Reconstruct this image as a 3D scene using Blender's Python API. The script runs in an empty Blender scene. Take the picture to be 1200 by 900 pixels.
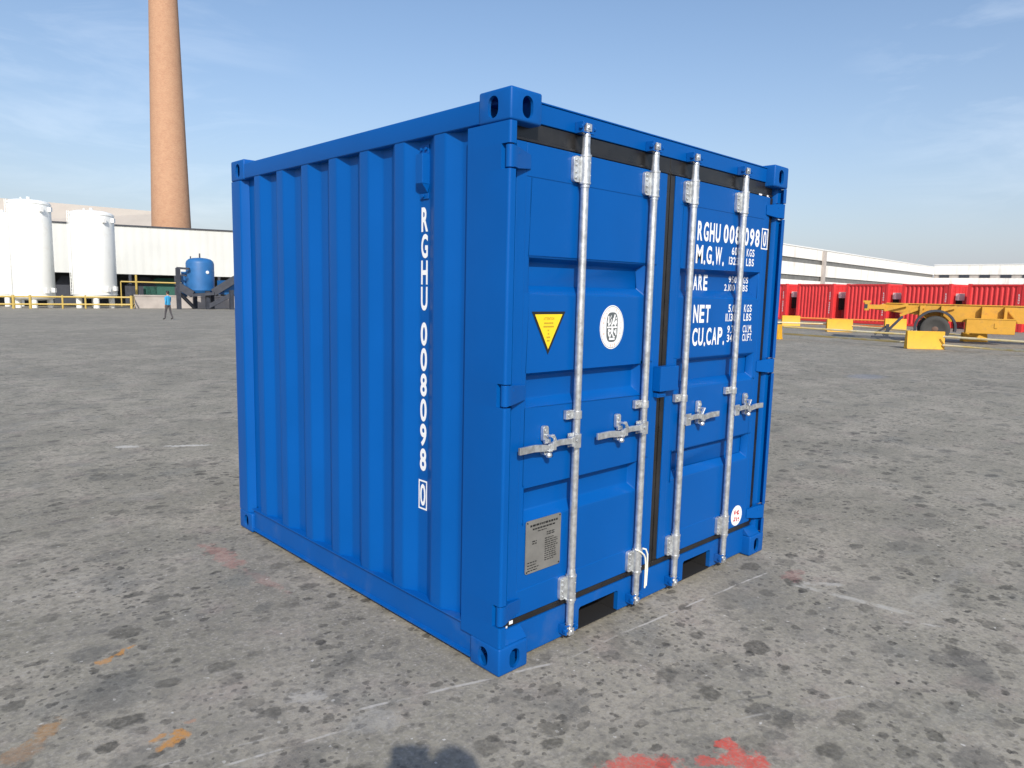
import bpy, bmesh, math, random
from mathutils import Vector, Matrix
random.seed(7)
R = math.radians
scn = bpy.context.scene
COL = scn.collection

# ------------------------------------------------------------------ camera
FPX, PITCH, ROLL, YAW = 835.8, 0.128, 0.0231, 0.7688
CAM = Vector((-1.8325, -1.932, 1.524))
Fw = Vector((math.sin(YAW)*math.cos(PITCH), math.cos(YAW)*math.cos(PITCH), -math.sin(PITCH)))
Rt = Vector((math.cos(YAW), -math.sin(YAW), 0))
Up = Rt.cross(Fw)
R2 = Rt*math.cos(ROLL)+Up*math.sin(ROLL)
U2 = Up*math.cos(ROLL)-Rt*math.sin(ROLL)
cd = bpy.data.cameras.new('camera'); cam = bpy.data.objects.new('camera', cd); COL.objects.link(cam)
cam.matrix_world = Matrix(((R2.x, U2.x, -Fw.x, CAM.x), (R2.y, U2.y, -Fw.y, CAM.y), (R2.z, U2.z, -Fw.z, CAM.z), (0, 0, 0, 1)))
cd.sensor_width = 36; cd.lens = 36*FPX/1200; cd.clip_start = 0.05; cd.clip_end = 6000
scn.camera = cam

# ------------------------------------------------------------------ sky and sun
SUN_AZ, SUN_EL = R(36.3), R(33.9)          # the light travels towards this compass angle
world = bpy.data.worlds.new('World'); scn.world = world; world.use_nodes = True
wn, wl = world.node_tree.nodes, world.node_tree.links
wn.clear()
sky = wn.new('ShaderNodeTexSky'); sky.sky_type = 'NISHITA'; sky.sun_disc = False
sky.sun_elevation = SUN_EL; sky.sun_rotation = SUN_AZ+math.pi
sky.air_density = 1.0; sky.dust_density = 1.4; sky.ozone_density = 1.2; sky.altitude = 0
bg = wn.new('ShaderNodeBackground'); bg.inputs['Strength'].default_value = 0.144
wo = wn.new('ShaderNodeOutputWorld')
# thin cirrus, stretched along the horizon
tc = wn.new('ShaderNodeTexCoord')
mp = wn.new('ShaderNodeMapping'); mp.inputs['Scale'].default_value = (2.2, 2.2, 9.0); mp.inputs['Rotation'].default_value = (0.10, -0.12, 0.3)
nz = wn.new('ShaderNodeTexNoise'); nz.inputs['Scale'].default_value = 2.1; nz.inputs['Detail'].default_value = 7; nz.inputs['Roughness'].default_value = 0.62; nz.inputs['Distortion'].default_value = 0.6
rp = wn.new('ShaderNodeValToRGB'); rp.color_ramp.elements[0].position = 0.50; rp.color_ramp.elements[1].position = 0.78
wl.new(tc.outputs['Generated'], mp.inputs['Vector']); wl.new(mp.outputs['Vector'], nz.inputs['Vector']); wl.new(nz.outputs['Fac'], rp.inputs['Fac'])
def wmath(op, a, b=None, c=None, clamp=False):
    n = wn.new('ShaderNodeMath'); n.operation = op; n.use_clamp = clamp
    for i, x in enumerate((a, b, c)):
        if x is None: continue
        if isinstance(x, (int, float)): n.inputs[i].default_value = x
        else: wl.new(x, n.inputs[i])
    return n.outputs[0]
def cloud_patch(d, width):
    v = wn.new('ShaderNodeVectorMath'); v.operation = 'DOT_PRODUCT'
    nrm = wn.new('ShaderNodeVectorMath'); nrm.operation = 'NORMALIZE'; wl.new(tc.outputs['Generated'], nrm.inputs[0])
    wl.new(nrm.outputs[0], v.inputs[0]); v.inputs[1].default_value = d.normalized()
    m = wn.new('ShaderNodeMapRange'); m.inputs['From Min'].default_value = math.cos(width); m.inputs['From Max'].default_value = 1.0
    m.interpolation_type = 'SMOOTHSTEP'; wl.new(v.outputs['Value'], m.inputs['Value']); return m.outputs[0]
def pix(u, v): return Fw + R2*((u-600)/FPX) - U2*((v-450)/FPX)
c1 = cloud_patch(pix(60, 150), R(20)); c2 = cloud_patch(pix(1210, 70), R(12))
cmask = wmath('MAXIMUM', c1, wmath('MULTIPLY', c2, 1.2))
cmask = wmath('ADD', wmath('MULTIPLY', cmask, 0.13), 0.0)
cfac = wmath('MULTIPLY', rp.outputs['Color'], cmask, clamp=True)
hs = wn.new('ShaderNodeHueSaturation'); hs.inputs['Saturation'].default_value = 1.12; wl.new(sky.outputs['Color'], hs.inputs['Color'])
hz_sep = wn.new('ShaderNodeSeparateXYZ'); hz_n = wn.new('ShaderNodeVectorMath'); hz_n.operation = 'NORMALIZE'; wl.new(tc.outputs['Generated'], hz_n.inputs[0]); wl.new(hz_n.outputs[0], hz_sep.inputs[0])
hz_f = wmath('MULTIPLY', wmath('POWER', 2.718, wmath('MULTIPLY', wmath('MAXIMUM', hz_sep.outputs[2], 0.0), -5.5)), 0.85, clamp=True)
hz = wn.new('ShaderNodeMix'); hz.data_type = 'RGBA'; wl.new(hz_f, hz.inputs['Factor']); wl.new(hs.outputs['Color'], hz.inputs[6]); hz.inputs[7].default_value = (2.95, 3.05, 3.85, 1)
mx = wn.new('ShaderNodeMix'); mx.data_type = 'RGBA'
wl.new(cfac, mx.inputs['Factor']); wl.new(hz.outputs[2], mx.inputs[6]); mx.inputs[7].default_value = (8.6, 9.0, 9.4, 1)
wl.new(mx.outputs[2], bg.inputs['Color']); wl.new(bg.outputs[0], wo.inputs['Surface'])

sd = bpy.data.lights.new('sun', 'SUN'); sd.energy = 3.7; sd.angle = R(0.53); sd.color = (1.0, 0.95, 0.87)
sun = bpy.data.objects.new('sun', sd); COL.objects.link(sun)
ldir = Vector((math.sin(SUN_AZ)*math.cos(SUN_EL), math.cos(SUN_AZ)*math.cos(SUN_EL), -math.sin(SUN_EL)))
sun.rotation_euler = ldir.to_track_quat('-Z', 'Y').to_euler()
sun.location = (-20, -20, 30)

scn.view_settings.view_transform = 'Standard'; scn.view_settings.look = 'None'
scn.view_settings.exposure = 0.18; scn.view_settings.gamma = 1.0; scn.view_settings.use_curve_mapping = False
scn.cycles.max_bounces = 6

# a far thing's spot: the point seen at photo pixel (u, v) that stands `depth` metres ahead of the camera
FH = Vector((math.sin(YAW), math.cos(YAW), 0))
RH = Vector((math.cos(YAW), -math.sin(YAW), 0))
def pt(u, v, depth):
    d = pix(u, v); return CAM + d*(depth/d.dot(FH))
def horizon(u):
    lo, hi = 200.0, 500.0
    for _ in range(40):
        m = (lo+hi)/2
        if pix(u, m).z > 0: lo = m
        else: hi = m
    return lo
AX = YAW+math.atan((960-600)/FPX)         # the yard falls gently away to the left of this direction
def gz(x, y):
    s_ = -math.cos(AX)*0+(-(x-CAM.x)*math.cos(AX)+(y-CAM.y)*math.sin(AX))-5.5
    return -0.0172*0.5*(s_+math.sqrt(s_*s_+4.0))
def gp(u, depth):                       # its foot on the ground
    q = pt(u, horizon(u), depth); return Vector((q.x, q.y, gz(q.x, q.y)))

# ------------------------------------------------------------------ materials
def mat(name, color, rough=0.5, metal=0.0, spec=0.5, coat=0.0, var=0.0, vscale=8.0, bump=0.0, bscale=60.0, dirt=None, dirt_scale=2.0, dirt_lo=0.55, dirt_hi=0.8, dirt_amt=0.5, coords='Object'):
    m = bpy.data.materials.new(name); m.use_nodes = True
    n, l = m.node_tree.nodes, m.node_tree.links
    b = n['Principled BSDF']; b.inputs['Base Color'].default_value = (*color, 1); b.inputs['Roughness'].default_value = rough
    b.inputs['Metallic'].default_value = metal; b.inputs['Specular IOR Level'].default_value = spec; b.inputs['Coat Weight'].default_value = coat
    b.inputs['Coat Roughness'].default_value = 0.12
    t = n.new('ShaderNodeTexCoord')
    out = None
    if var:
        x = n.new('ShaderNodeTexNoise'); x.inputs['Scale'].default_value = vscale; x.inputs['Detail'].default_value = 6
        l.new(t.outputs[coords], x.inputs['Vector'])
        mr = n.new('ShaderNodeMapRange'); mr.inputs['From Min'].default_value = 0.3; mr.inputs['From Max'].default_value = 0.7
        mr.inputs['To Min'].default_value = 1-var; mr.inputs['To Max'].default_value = 1+var; l.new(x.outputs['Fac'], mr.inputs['Value'])
        vm = n.new('ShaderNodeVectorMath'); vm.operation = 'SCALE'; vm.inputs[0].default_value = color; l.new(mr.outputs[0], vm.inputs['Scale'])
        out = vm.outputs[0]
        rr = n.new('ShaderNodeMapRange'); rr.inputs['To Min'].default_value = max(0.03, rough-0.08); rr.inputs['To Max'].default_value = min(1, rough+0.12)
        l.new(x.outputs['Fac'], rr.inputs['Value']); l.new(rr.outputs[0], b.inputs['Roughness'])
    if dirt:
        x = n.new('ShaderNodeTexNoise'); x.inputs['Scale'].default_value = dirt_scale; x.inputs['Detail'].default_value = 9; x.inputs['Roughness'].default_value = 0.7
        l.new(t.outputs[coords], x.inputs['Vector'])
        mr = n.new('ShaderNodeMapRange'); mr.inputs['From Min'].default_value = dirt_lo; mr.inputs['From Max'].default_value = dirt_hi
        mr.inputs['To Max'].default_value = dirt_amt; l.new(x.outputs['Fac'], mr.inputs['Value'])
        k = n.new('ShaderNodeMix'); k.data_type = 'RGBA'; l.new(mr.outputs[0], k.inputs['Factor'])
        if out: l.new(out, k.inputs[6])
        else: k.inputs[6].default_value = (*color, 1)
        k.inputs[7].default_value = (*dirt, 1); out = k.outputs[2]
    if out: l.new(out, b.inputs['Base Color'])
    if bump:
        x = n.new('ShaderNodeTexNoise'); x.inputs['Scale'].default_value = bscale; x.inputs['Detail'].default_value = 3; l.new(t.outputs[coords], x.inputs['Vector'])
        bp = n.new('ShaderNodeBump'); bp.inputs['Strength'].default_value = bump; bp.inputs['Distance'].default_value = 0.002
        l.new(x.outputs['Fac'], bp.inputs['Height']); l.new(bp.outputs[0], b.inputs['Normal'])
    return m

BLUE = (0.0, 0.083, 0.335)
M = {}
M['blue'] = mat('blue gloss paint', BLUE, 0.38, spec=0.16, coat=0.02, var=0.05, vscale=2.2, bump=0.10, bscale=9, dirt=(0.015, 0.10, 0.29), dirt_scale=3.3, dirt_lo=0.60, dirt_hi=0.85, dirt_amt=0.18)
M['blue_low'] = mat('dusty blue paint', BLUE, 0.48, spec=0.22, coat=0.0, var=0.06, vscale=3, bump=0.10, bscale=12, dirt=(0.10, 0.15, 0.25), dirt_scale=5, dirt_lo=0.54, dirt_hi=0.78, dirt_amt=0.30)
M['zinc'] = mat('galvanised steel', (0.66, 0.68, 0.69), 0.33, metal=0.75, var=0.20, vscale=46, bump=0.2, bscale=120, dirt=(0.22, 0.22, 0.22), dirt_scale=14, dirt_lo=0.48, dirt_hi=0.74, dirt_amt=0.6)
M['rubber'] = mat('black rubber', (0.013, 0.012, 0.0115), 0.28, var=0.2, vscale=14, dirt=(0.045, 0.042, 0.039), dirt_scale=6, dirt_lo=0.48, dirt_hi=0.8, dirt_amt=0.5)
M['black'] = mat('black underseal and gap shade', (0.012, 0.012, 0.013), 0.75)
M['white'] = mat('white vinyl', (0.83, 0.84, 0.84), 0.45)
M['decal_black'] = mat('black print', (0.012, 0.012, 0.012), 0.5)
M['decal_yellow'] = mat('yellow vinyl', (0.87, 0.62, 0.02), 0.4)
M['decal_red'] = mat('red print', (0.55, 0.03, 0.03), 0.5)
M['decal_grey'] = mat('dark grey print', (0.10, 0.115, 0.12), 0.45)
M['decal_pink'] = mat('faded print', (0.72, 0.42, 0.33), 0.5)
M['decal_brown'] = mat('brown print', (0.34, 0.20, 0.02), 0.5)
M['plate'] = mat('etched steel plate', (0.215, 0.21, 0.195), 0.5, metal=0.25, var=0.12, vscale=14)
M['tie'] = mat('white plastic', (0.80, 0.78, 0.66), 0.4)
M['wood'] = mat('floor underside', (0.05, 0.045, 0.04), 0.8)
M['tank_white'] = mat('white tank enamel', (0.86, 0.87, 0.84), 0.38, dirt=(0.55, 0.47, 0.36), dirt_scale=0.9, dirt_lo=0.55, dirt_hi=0.8, dirt_amt=0.35)
M['tank_blue'] = mat('blue tank paint', (0.02, 0.125, 0.33), 0.5, var=0.1, vscale=2)
M['steel_dark'] = mat('dark weathered steel', (0.035, 0.040, 0.055), 0.6, var=0.25, vscale=3)
M['railing'] = mat('yellow railing paint', (0.50, 0.36, 0.09), 0.5, dirt=(0.35, 0.25, 0.10), dirt_scale=3, dirt_amt=0.6)
M['barrier'] = mat('yellow barrier paint', (0.68, 0.35, 0.010), 0.5, var=0.06, vscale=3, dirt=(0.25, 0.14, 0.03), dirt_scale=5, dirt_lo=0.55, dirt_hi=0.75, dirt_amt=0.6)
M['pole'] = mat('pale yellow pipe', (0.66, 0.50, 0.20), 0.5, dirt=(0.7, 0.66, 0.5), dirt_scale=1.2, dirt_lo=0.45, dirt_hi=0.6, dirt_amt=0.8)
M['pole_orange'] = mat('orange pipe', (0.68, 0.20, 0.04), 0.5)
M['trailer'] = mat('trailer yellow paint', (0.60, 0.31, 0.028), 0.5, var=0.12, vscale=3, dirt=(0.22, 0.12, 0.05), dirt_scale=3, dirt_lo=0.5, dirt_hi=0.72, dirt_amt=0.7)
M['tyre'] = mat('tyre rubber', (0.055, 0.053, 0.050), 0.85, var=0.15)
M['rim'] = mat('rusty rim', (0.12, 0.07, 0.05), 0.7, var=0.25)
M['red'] = mat('red container paint', (0.72, 0.040, 0.042), 0.45, var=0.1, vscale=1.2)
M['red_dark'] = mat('red paint, door end', (0.62, 0.035, 0.036), 0.5, var=0.1)
M['brick'] = None
M['skin'] = mat('skin', (0.42, 0.24, 0.16), 0.6)
M['hair'] = mat('hair', (0.015, 0.012, 0.01), 0.6)
M['shirt_blue'] = mat('blue shirt cloth', (0.04, 0.33, 0.60), 0.85)
M['trousers'] = mat('grey trousers cloth', (0.07, 0.065, 0.07), 0.9)
M['jacket'] = mat('dark jacket cloth', (0.03, 0.035, 0.05), 0.9)
M['shoe'] = mat('shoe leather', (0.02, 0.018, 0.015), 0.5)
M['plastic_black'] = mat('black camera plastic', (0.015, 0.015, 0.015), 0.4)
M['concrete'] = mat('pale rendered wall', (0.42, 0.38, 0.35), 0.9, var=0.12, vscale=1.0, dirt=(0.25, 0.2, 0.17), dirt_scale=1.2)
M['teal'] = mat('green painted machine', (0.015, 0.10, 0.075), 0.6, var=0.2)
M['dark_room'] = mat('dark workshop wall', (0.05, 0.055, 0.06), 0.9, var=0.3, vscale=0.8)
M['box_white'] = mat('white panel', (0.78, 0.78, 0.76), 0.5)

def cladding(name, color, period, wall_dir, rust=None, amt=0.3, depth=0.05, bs=0.3):
    """ribbed sheet metal: real bump ribs across the wall direction, and streaky rust"""
    m = mat(name, color, 0.6, var=0.05, vscale=0.3)
    n, l = m.node_tree.nodes, m.node_tree.links; b = n['Principled BSDF']
    g = n.new('ShaderNodeTexCoord'); d = n.new('ShaderNodeVectorMath'); d.operation = 'DOT_PRODUCT'; d.inputs[1].default_value = wall_dir
    l.new(g.outputs['Object'], d.inputs[0])
    s = n.new('ShaderNodeMath'); s.operation = 'MULTIPLY'; s.inputs[1].default_value = 2*math.pi/period; l.new(d.outputs['Value'], s.inputs[0])
    s2 = n.new('ShaderNodeMath'); s2.operation = 'SINE'; l.new(s.outputs[0], s2.inputs[0])
    bp = n.new('ShaderNodeBump'); bp.inputs['Distance'].default_value = depth; bp.inputs['Strength'].default_value = 0.16; l.new(s2.outputs[0], bp.inputs['Height']); l.new(bp.outputs[0], b.inputs['Normal'])
    if rust:
        mp = n.new('ShaderNodeMapping'); mp.inputs['Scale'].default_value = (1, 1, 0.12); l.new(g.outputs['Object'], mp.inputs[0])
        x = n.new('ShaderNodeTexNoise'); x.inputs['Scale'].default_value = 0.7; x.inputs['Detail'].default_value = 9; x.inputs['Roughness'].default_value = .7; l.new(mp.outputs[0], x.inputs['Vector'])
        mr = n.new('ShaderNodeMapRange'); mr.inputs['From Min'].default_value = 0.52; mr.inputs['From Max'].default_value = 0.75; mr.inputs['To Max'].default_value = amt; l.new(x.outputs['Fac'], mr.inputs['Value'])
        k = n.new('ShaderNodeMix'); k.data_type = 'RGBA'; l.new(mr.outputs[0], k.inputs['Factor'])
        src = b.inputs['Base Color'].links[0].from_socket; l.new(src, k.inputs[6]); k.inputs[7].default_value = (*rust, 1); l.new(k.outputs[2], b.inputs['Base Color'])
    return m

# ------------------------------------------------------------------ mesh helpers
class MB:
    def __init__(s): s.v = []; s.f = []; s.mi = []; s.cur = 0
    def add(s, vs, fs):
        o = len(s.v); s.v += [Vector(a) for a in vs]; s.f += [[o+i for i in f] for f in fs]; s.mi += [s.cur]*len(fs); return s
    def box(s, x0, x1, y0, y1, z0, z1, mtx=None):
        vs = [Vector(p) for p in ((x0,y0,z0),(x1,y0,z0),(x1,y1,z0),(x0,y1,z0),(x0,y0,z1),(x1,y0,z1),(x1,y1,z1),(x0,y1,z1))]
        if mtx: vs = [mtx @ p for p in vs]
        return s.add(vs, [(3,2,1,0),(4,5,6,7),(0,1,5,4),(1,2,6,5),(2,3,7,6),(3,0,4,7)])
    def bar(s, a, b, w, h, up=Vector((0,0,1))):                 # a beam from a to b
        a, b = Vector(a), Vector(b); d = (b-a).normalized()
        side = d.cross(up)
        if side.length < 1e-4: side = d.cross(Vector((1,0,0)))
        side.normalize(); u = side.cross(d)
        vs = []
        for p in (a, b):
            for i, j in ((-1,-1),(1,-1),(1,1),(-1,1)): vs.append(p+side*(i*w/2)+u*(j*h/2))
        return s.add(vs, [(3,2,1,0),(4,5,6,7),(0,1,5,4),(1,2,6,5),(2,3,7,6),(3,0,4,7)])
    def cyl(s, a, b, r0, r1=None, n=24, caps=True):
        a, b = Vector(a), Vector(b); r1 = r0 if r1 is None else r1
        d = (b-a).normalized(); x = d.orthogonal().normalized(); y = d.cross(x)
        vs = []
        for p, r in ((a, r0), (b, r1)):
            for i in range(n):
                t = 2*math.pi*i/n; vs.append(p+x*(r*math.cos(t))+y*(r*math.sin(t)))
        fs = [(i, (i+1) % n, n+(i+1) % n, n+i) for i in range(n)]
        if caps: fs += [tuple(range(n-1, -1, -1)), tuple(range(n, 2*n))]
        return s.add(vs, fs)
    def lathe(s, o, prof, n=40, axis=Vector((0,0,1))):          # prof: (radius, height)
        o = Vector(o); x = axis.orthogonal().normalized(); y = axis.cross(x); vs = []
        for r, h in prof:
            for i in range(n):
                t = 2*math.pi*i/n; vs.append(o+axis*h+x*(r*math.cos(t))+y*(r*math.sin(t)))
        fs = []
        for k in range(len(prof)-1):
            for i in range(n): fs.append((k*n+i, k*n+(i+1) % n, (k+1)*n+(i+1) % n, (k+1)*n+i))
        fs.append(tuple(range(n-1, -1, -1))); m = (len(prof)-1)*n; fs.append(tuple(range(m, m+n)))
        return s.add(vs, fs)
    def tube(s, pts, r, n=10):
        pts = [Vector(p) for p in pts]; vs = []; px = None
        for i, p in enumerate(pts):
            d = (pts[min(i+1, len(pts)-1)]-pts[max(i-1, 0)]).normalized()
            x = d.orthogonal().normalized() if px is None else (px-d*px.dot(d)).normalized()
            px = x; y = d.cross(x)
            for j in range(n):
                t = 2*math.pi*j/n; vs.append(p+x*(r*math.cos(t))+y*(r*math.sin(t)))
        fs = [(k*n+j, k*n+(j+1) % n, (k+1)*n+(j+1) % n, (k+1)*n+j) for k in range(len(pts)-1) for j in range(n)]
        fs += [tuple(range(n-1, -1, -1)), tuple(range((len(pts)-1)*n, len(pts)*n))]
        return s.add(vs, fs)
    def prism(s, poly, mapf, h0, h1):                           # poly (a,b) -> mapf(a,b,h)
        n = len(poly); vs = [Vector(mapf(a, b, h0)) for a, b in poly]+[Vector(mapf(a, b, h1)) for a, b in poly]
        fs = [(i, (i+1) % n, n+(i+1) % n, n+i) for i in range(n)]+[tuple(range(n-1, -1, -1)), tuple(range(n, 2*n))]
        return s.add(vs, fs)
    def mesh(s, name, mats):
        me = bpy.data.meshes.new(name); me.from_pydata([tuple(v) for v in s.v], [], s.f)
        for m in (mats if isinstance(mats, (list, tuple)) else [mats]): me.materials.append(m)
        for p, k in zip(me.polygons, s.mi): p.material_index = k
        bm = bmesh.new(); bm.from_mesh(me); bmesh.ops.recalc_face_normals(bm, faces=bm.faces); bm.to_mesh(me); bm.free()
        return me
    def build(s, name, mats, parent=None, bevel=0, smooth=False, segs=2, angle=30):
        me = s.mesh(name, mats)
        if smooth or bevel:
            for p in me.polygons: p.use_smooth = True
            me.set_sharp_from_angle(angle=R(angle))
        o = bpy.data.objects.new(name, me); COL.objects.link(o)
        if parent: o.parent = parent
        if bevel:
            b = o.modifiers.new('bevel', 'BEVEL'); b.width = bevel; b.segments = segs; b.limit_method = 'ANGLE'; b.angle_limit = R(40); b.harden_normals = True
        return o

def tag(o, label=None, cat=None, group=None, kind=None):
    for k, v in (('label', label), ('category', cat), ('group', group), ('kind', kind)):
        if v: o[k] = v
    return o
def empty(name, loc=(0,0,0), rz=0, label=None, cat=None, group=None, kind=None):
    o = bpy.data.objects.new(name, None); COL.objects.link(o); o.location = loc; o.rotation_euler = (0,0,rz); o.empty_display_size = 0.2
    return tag(o, label, cat, group, kind)
def copy_tree(o, parent=None):
    c = o.copy(); COL.objects.link(c); c.parent = parent
    for ch in list(o.children): copy_tree(ch, c)
    return c
def rounded(poly, r, n=4, closed=False):
    out = []; N = len(poly)
    for i, p in enumerate(poly):
        p = Vector((p[0], p[1]))
        if not closed and i in (0, N-1): out.append(tuple(p)); continue
        a = Vector(poly[i-1][:2]); b = Vector(poly[(i+1) % N][:2])
        da, db = (a-p), (b-p); rr = min(r, da.length*.45, db.length*.45)
        s, e = p+da.normalized()*rr, p+db.normalized()*rr
        for k in range(n+1):
            t = k/n; out.append(tuple(s*(1-t)**2+p*2*t*(1-t)+e*t*t))
    return out

# lettering: each glyph fitted to a narrow cell like stencilled container figures
_gl = {}
def glyph(ch, bold):
    if (ch, bold) in _gl: return _gl[(ch, bold)]
    c = bpy.data.curves.new('t', 'FONT'); c.body = ch; c.size = 1; c.offset = bold; c.resolution_u = 5; c.fill_mode = 'FRONT'
    o = bpy.data.objects.new('t', c); COL.objects.link(o); dg = bpy.context.evaluated_depsgraph_get()
    me = bpy.data.meshes.new_from_object(o.evaluated_get(dg))
    g = ([(v.co.x, v.co.y) for v in me.vertices], [tuple(p.vertices) for p in me.polygons])
    bpy.data.objects.remove(o); bpy.data.curves.remove(c); bpy.data.meshes.remove(me)
    _gl[(ch, bold)] = g; return g
def letter(mb, ch, a, b, w, h, mapf, bold=0.018):
    if ch == ' ': return w
    vs, fs = glyph(ch, bold); xs = [v[0] for v in vs]; ys = [v[1] for v in vs]
    x0, x1, y0, y1 = min(xs), max(xs), min(ys), max(ys)
    ref = glyph('H', bold)[0]; rw = max(v[0] for v in ref)-min(v[0] for v in ref); rh = max(v[1] for v in ref)
    if ch in '.,': sx = w/rw*1.0; sy = h/rh; ww = (x1-x0)*sx; 
    elif ch in '1I': sx = w/rw*1.15; sy = h/(y1-y0); ww = (x1-x0)*sx
    else: ww = w*(1.3 if ch in 'MW' else 1.0); sx = ww/(x1-x0); sy = h/(y1-y0)
    by = 0 if ch in '.,' else y0
    mb.add([mapf(a+(x-x0)*sx, b+(y-by)*sy) for x, y in vs], fs); return ww
def word(mb, txt, a, b, w, h, gap, mapf, bold=0.018):
    for ch in txt: a += letter(mb, ch, a, b, w, h, mapf, bold)+gap
    return a

# ------------------------------------------------------------------ ground
def ground_material():
    m = bpy.data.materials.new('worn yard asphalt'); m.use_nodes = True
    n, l = m.node_tree.nodes, m.node_tree.links; b = n['Principled BSDF']
    tc = n.new('ShaderNodeTexCoord')
    def math_(op, a, b_=None, c=None, clamp=False):
        k = n.new('ShaderNodeMath'); k.operation = op; k.use_clamp = clamp
        for i, x in enumerate((a, b_, c)):
            if x is None: continue
            if isinstance(x, (int, float)): k.inputs[i].default_value = x
            else: l.new(x, k.inputs[i])
        return k.outputs[0]
    def noise(scale, detail=5, rough=.55, vec=None, dist=0):
        k = n.new('ShaderNodeTexNoise'); k.inputs['Scale'].default_value = scale; k.inputs['Detail'].default_value = detail
        k.inputs['Roughness'].default_value = rough; k.inputs['Distortion'].default_value = dist
        l.new(vec or tc.outputs['Object'], k.inputs['Vector']); return k
    def rng(x, a, b_, c=0, d=1, smooth=True):
        k = n.new('ShaderNodeMapRange'); k.inputs['From Min'].default_value = a; k.inputs['From Max'].default_value = b_
        k.inputs['To Min'].default_value = c; k.inputs['To Max'].default_value = d
        if smooth: k.interpolation_type = 'SMOOTHSTEP'
        l.new(x, k.inputs['Value']); return k.outputs[0]
    def mix(f, a, col):
        k = n.new('ShaderNodeMix'); k.data_type = 'RGBA'
        if isinstance(f, float): k.inputs['Factor'].default_value = f
        else: l.new(f, k.inputs['Factor'])
        l.new(a, k.inputs[6]) if not isinstance(a, tuple) else setattr(k.inputs[6], 'default_value', (*a, 1))
        if isinstance(col, tuple): k.inputs[7].default_value = (*col, 1)
        else: l.new(col, k.inputs[7])
        return k.outputs[2]
    def warp(scale, amt, base=None):
        w = noise(scale, 4, .6); s = n.new('ShaderNodeVectorMath'); s.operation = 'SUBTRACT'; l.new(w.outputs['Color'], s.inputs[0]); s.inputs[1].default_value = (.5,.5,.5)
        q = n.new('ShaderNodeVectorMath'); q.operation = 'MULTIPLY_ADD'; l.new(s.outputs[0], q.inputs[0]); q.inputs[1].default_value = (amt, amt, 0)
        l.new(base or tc.outputs['Object'], q.inputs[2]); return q.outputs[0]
    # base tone, in broad drifts
    big = noise(0.16, 6, .6); mid = noise(1.3, 7, .62); fine = noise(26, 6, .7); grit = noise(150, 3, .7)
    col = mix(rng(big.outputs['Fac'], .38, .62), (0.240, 0.222, 0.174), (0.304, 0.281, 0.221))
    col = mix(rng(mid.outputs['Fac'], .42, .66, 0, .75), col, (0.395, 0.356, 0.290))
    hue = noise(2.7, 5, .6)
    col = mix(rng(hue.outputs['Fac'], .54, .70, 0, .45), col, (0.275, 0.218, 0.190))
    col = mix(rng(noise(1.9, 5, .6, warp(3, .4)).outputs['Fac'], .55, .72, 0, .55), col, (0.175, 0.180, 0.165))
    col = mix(rng(fine.outputs['Fac'], .42, .66, 0, .62), col, (0.165, 0.155, 0.140))
    col = mix(rng(noise(34, 5, .7, warp(5, .2)).outputs['Fac'], .56, .72, 0, .55), col, (0.40, 0.375, 0.335))
    col = mix(rng(grit.outputs['Fac'], .50, .72, 0, .55), col, (0.115, 0.105, 0.090))
    col = mix(rng(noise(75, 4, .7).outputs['Fac'], .50, .68, 0, .45), col, (0.47, 0.44, 0.385))
    # oil drips: three sizes of irregular spots with random radius
    def spots(scale, rmin, rmax, keep, wscale, wamt, seed, stretch=1.0, cluster=None, rotz=0.0):
        mpn = n.new('ShaderNodeMapping'); mpn.inputs['Location'].default_value = (seed, seed*1.7, 0); mpn.inputs['Scale'].default_value = (1, stretch, 1); mpn.inputs['Rotation'].default_value = (0, 0, rotz)
        l.new(warp(wscale, wamt), mpn.inputs[0])
        v = n.new('ShaderNodeTexVoronoi'); v.voronoi_dimensions = '2D'; v.inputs['Scale'].default_value = scale; v.inputs['Randomness'].default_value = 1
        l.new(mpn.outputs[0], v.inputs['Vector'])
        sp = n.new('ShaderNodeSeparateColor'); l.new(v.outputs['Color'], sp.inputs[0])
        rad = rng(sp.outputs[0], 0, 1, rmin, rmax, False)
        k = math_('SUBTRACT', 1.0, math_('DIVIDE', v.outputs['Distance'], rad), clamp=True)
        k = rng(k, 0.0, 0.30)
        on = math_('LESS_THAN', sp.outputs[1], keep)
        k = math_('MULTIPLY', k, on); k = math_('MULTIPLY', k, rng(sp.outputs[2], 0, 1, .40, 1.0, False))
        if cluster is not None: k = math_('MULTIPLY', k, cluster)
        return k
    clus = rng(noise(.75, 4, .6).outputs['Fac'], .38, .56, .45, 1)
    clus2 = rng(noise(1.6, 4, .6).outputs['Fac'], .40, .56, .3, 1)
    dk = spots(4.6, .05, .36, .74, 12, .10, 3.1, 1.35, clus)
    dk2 = spots(10.5, .06, .32, .72, 22, .06, 11.7, 1.25, clus2)
    dk3 = spots(26, .08, .36, .62, 60, .02, 27.3, 1.0, clus2)
    dk0 = spots(1.9, .06, .30, .55, 5, .26, 5.9, 1.5, None, .5)
    patchy = rng(noise(40, 4, .7).outputs['Fac'], .30, .60, .55, 1)
    for k, a, c in ((dk0, .62, (0.100, 0.098, 0.088)), (dk, .80, (0.052, 0.048, 0.038)), (dk2, .84, (0.045, 0.041, 0.034)), (dk3, .78, (0.045, 0.041, 0.035))):
        col = mix(math_('MULTIPLY', math_('MULTIPLY', k, patchy), a), col, c)
    col = mix(rng(noise(2.2, 6, .65, warp(2, .8)).outputs['Fac'], .54, .68, 0, .52), col, (0.135, 0.128, 0.108))
    col = mix(rng(noise(.9, 6, .6, warp(1.5, 1.)).outputs['Fac'], .54, .70, 0, .38), col, (0.175, 0.165, 0.140))
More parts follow.
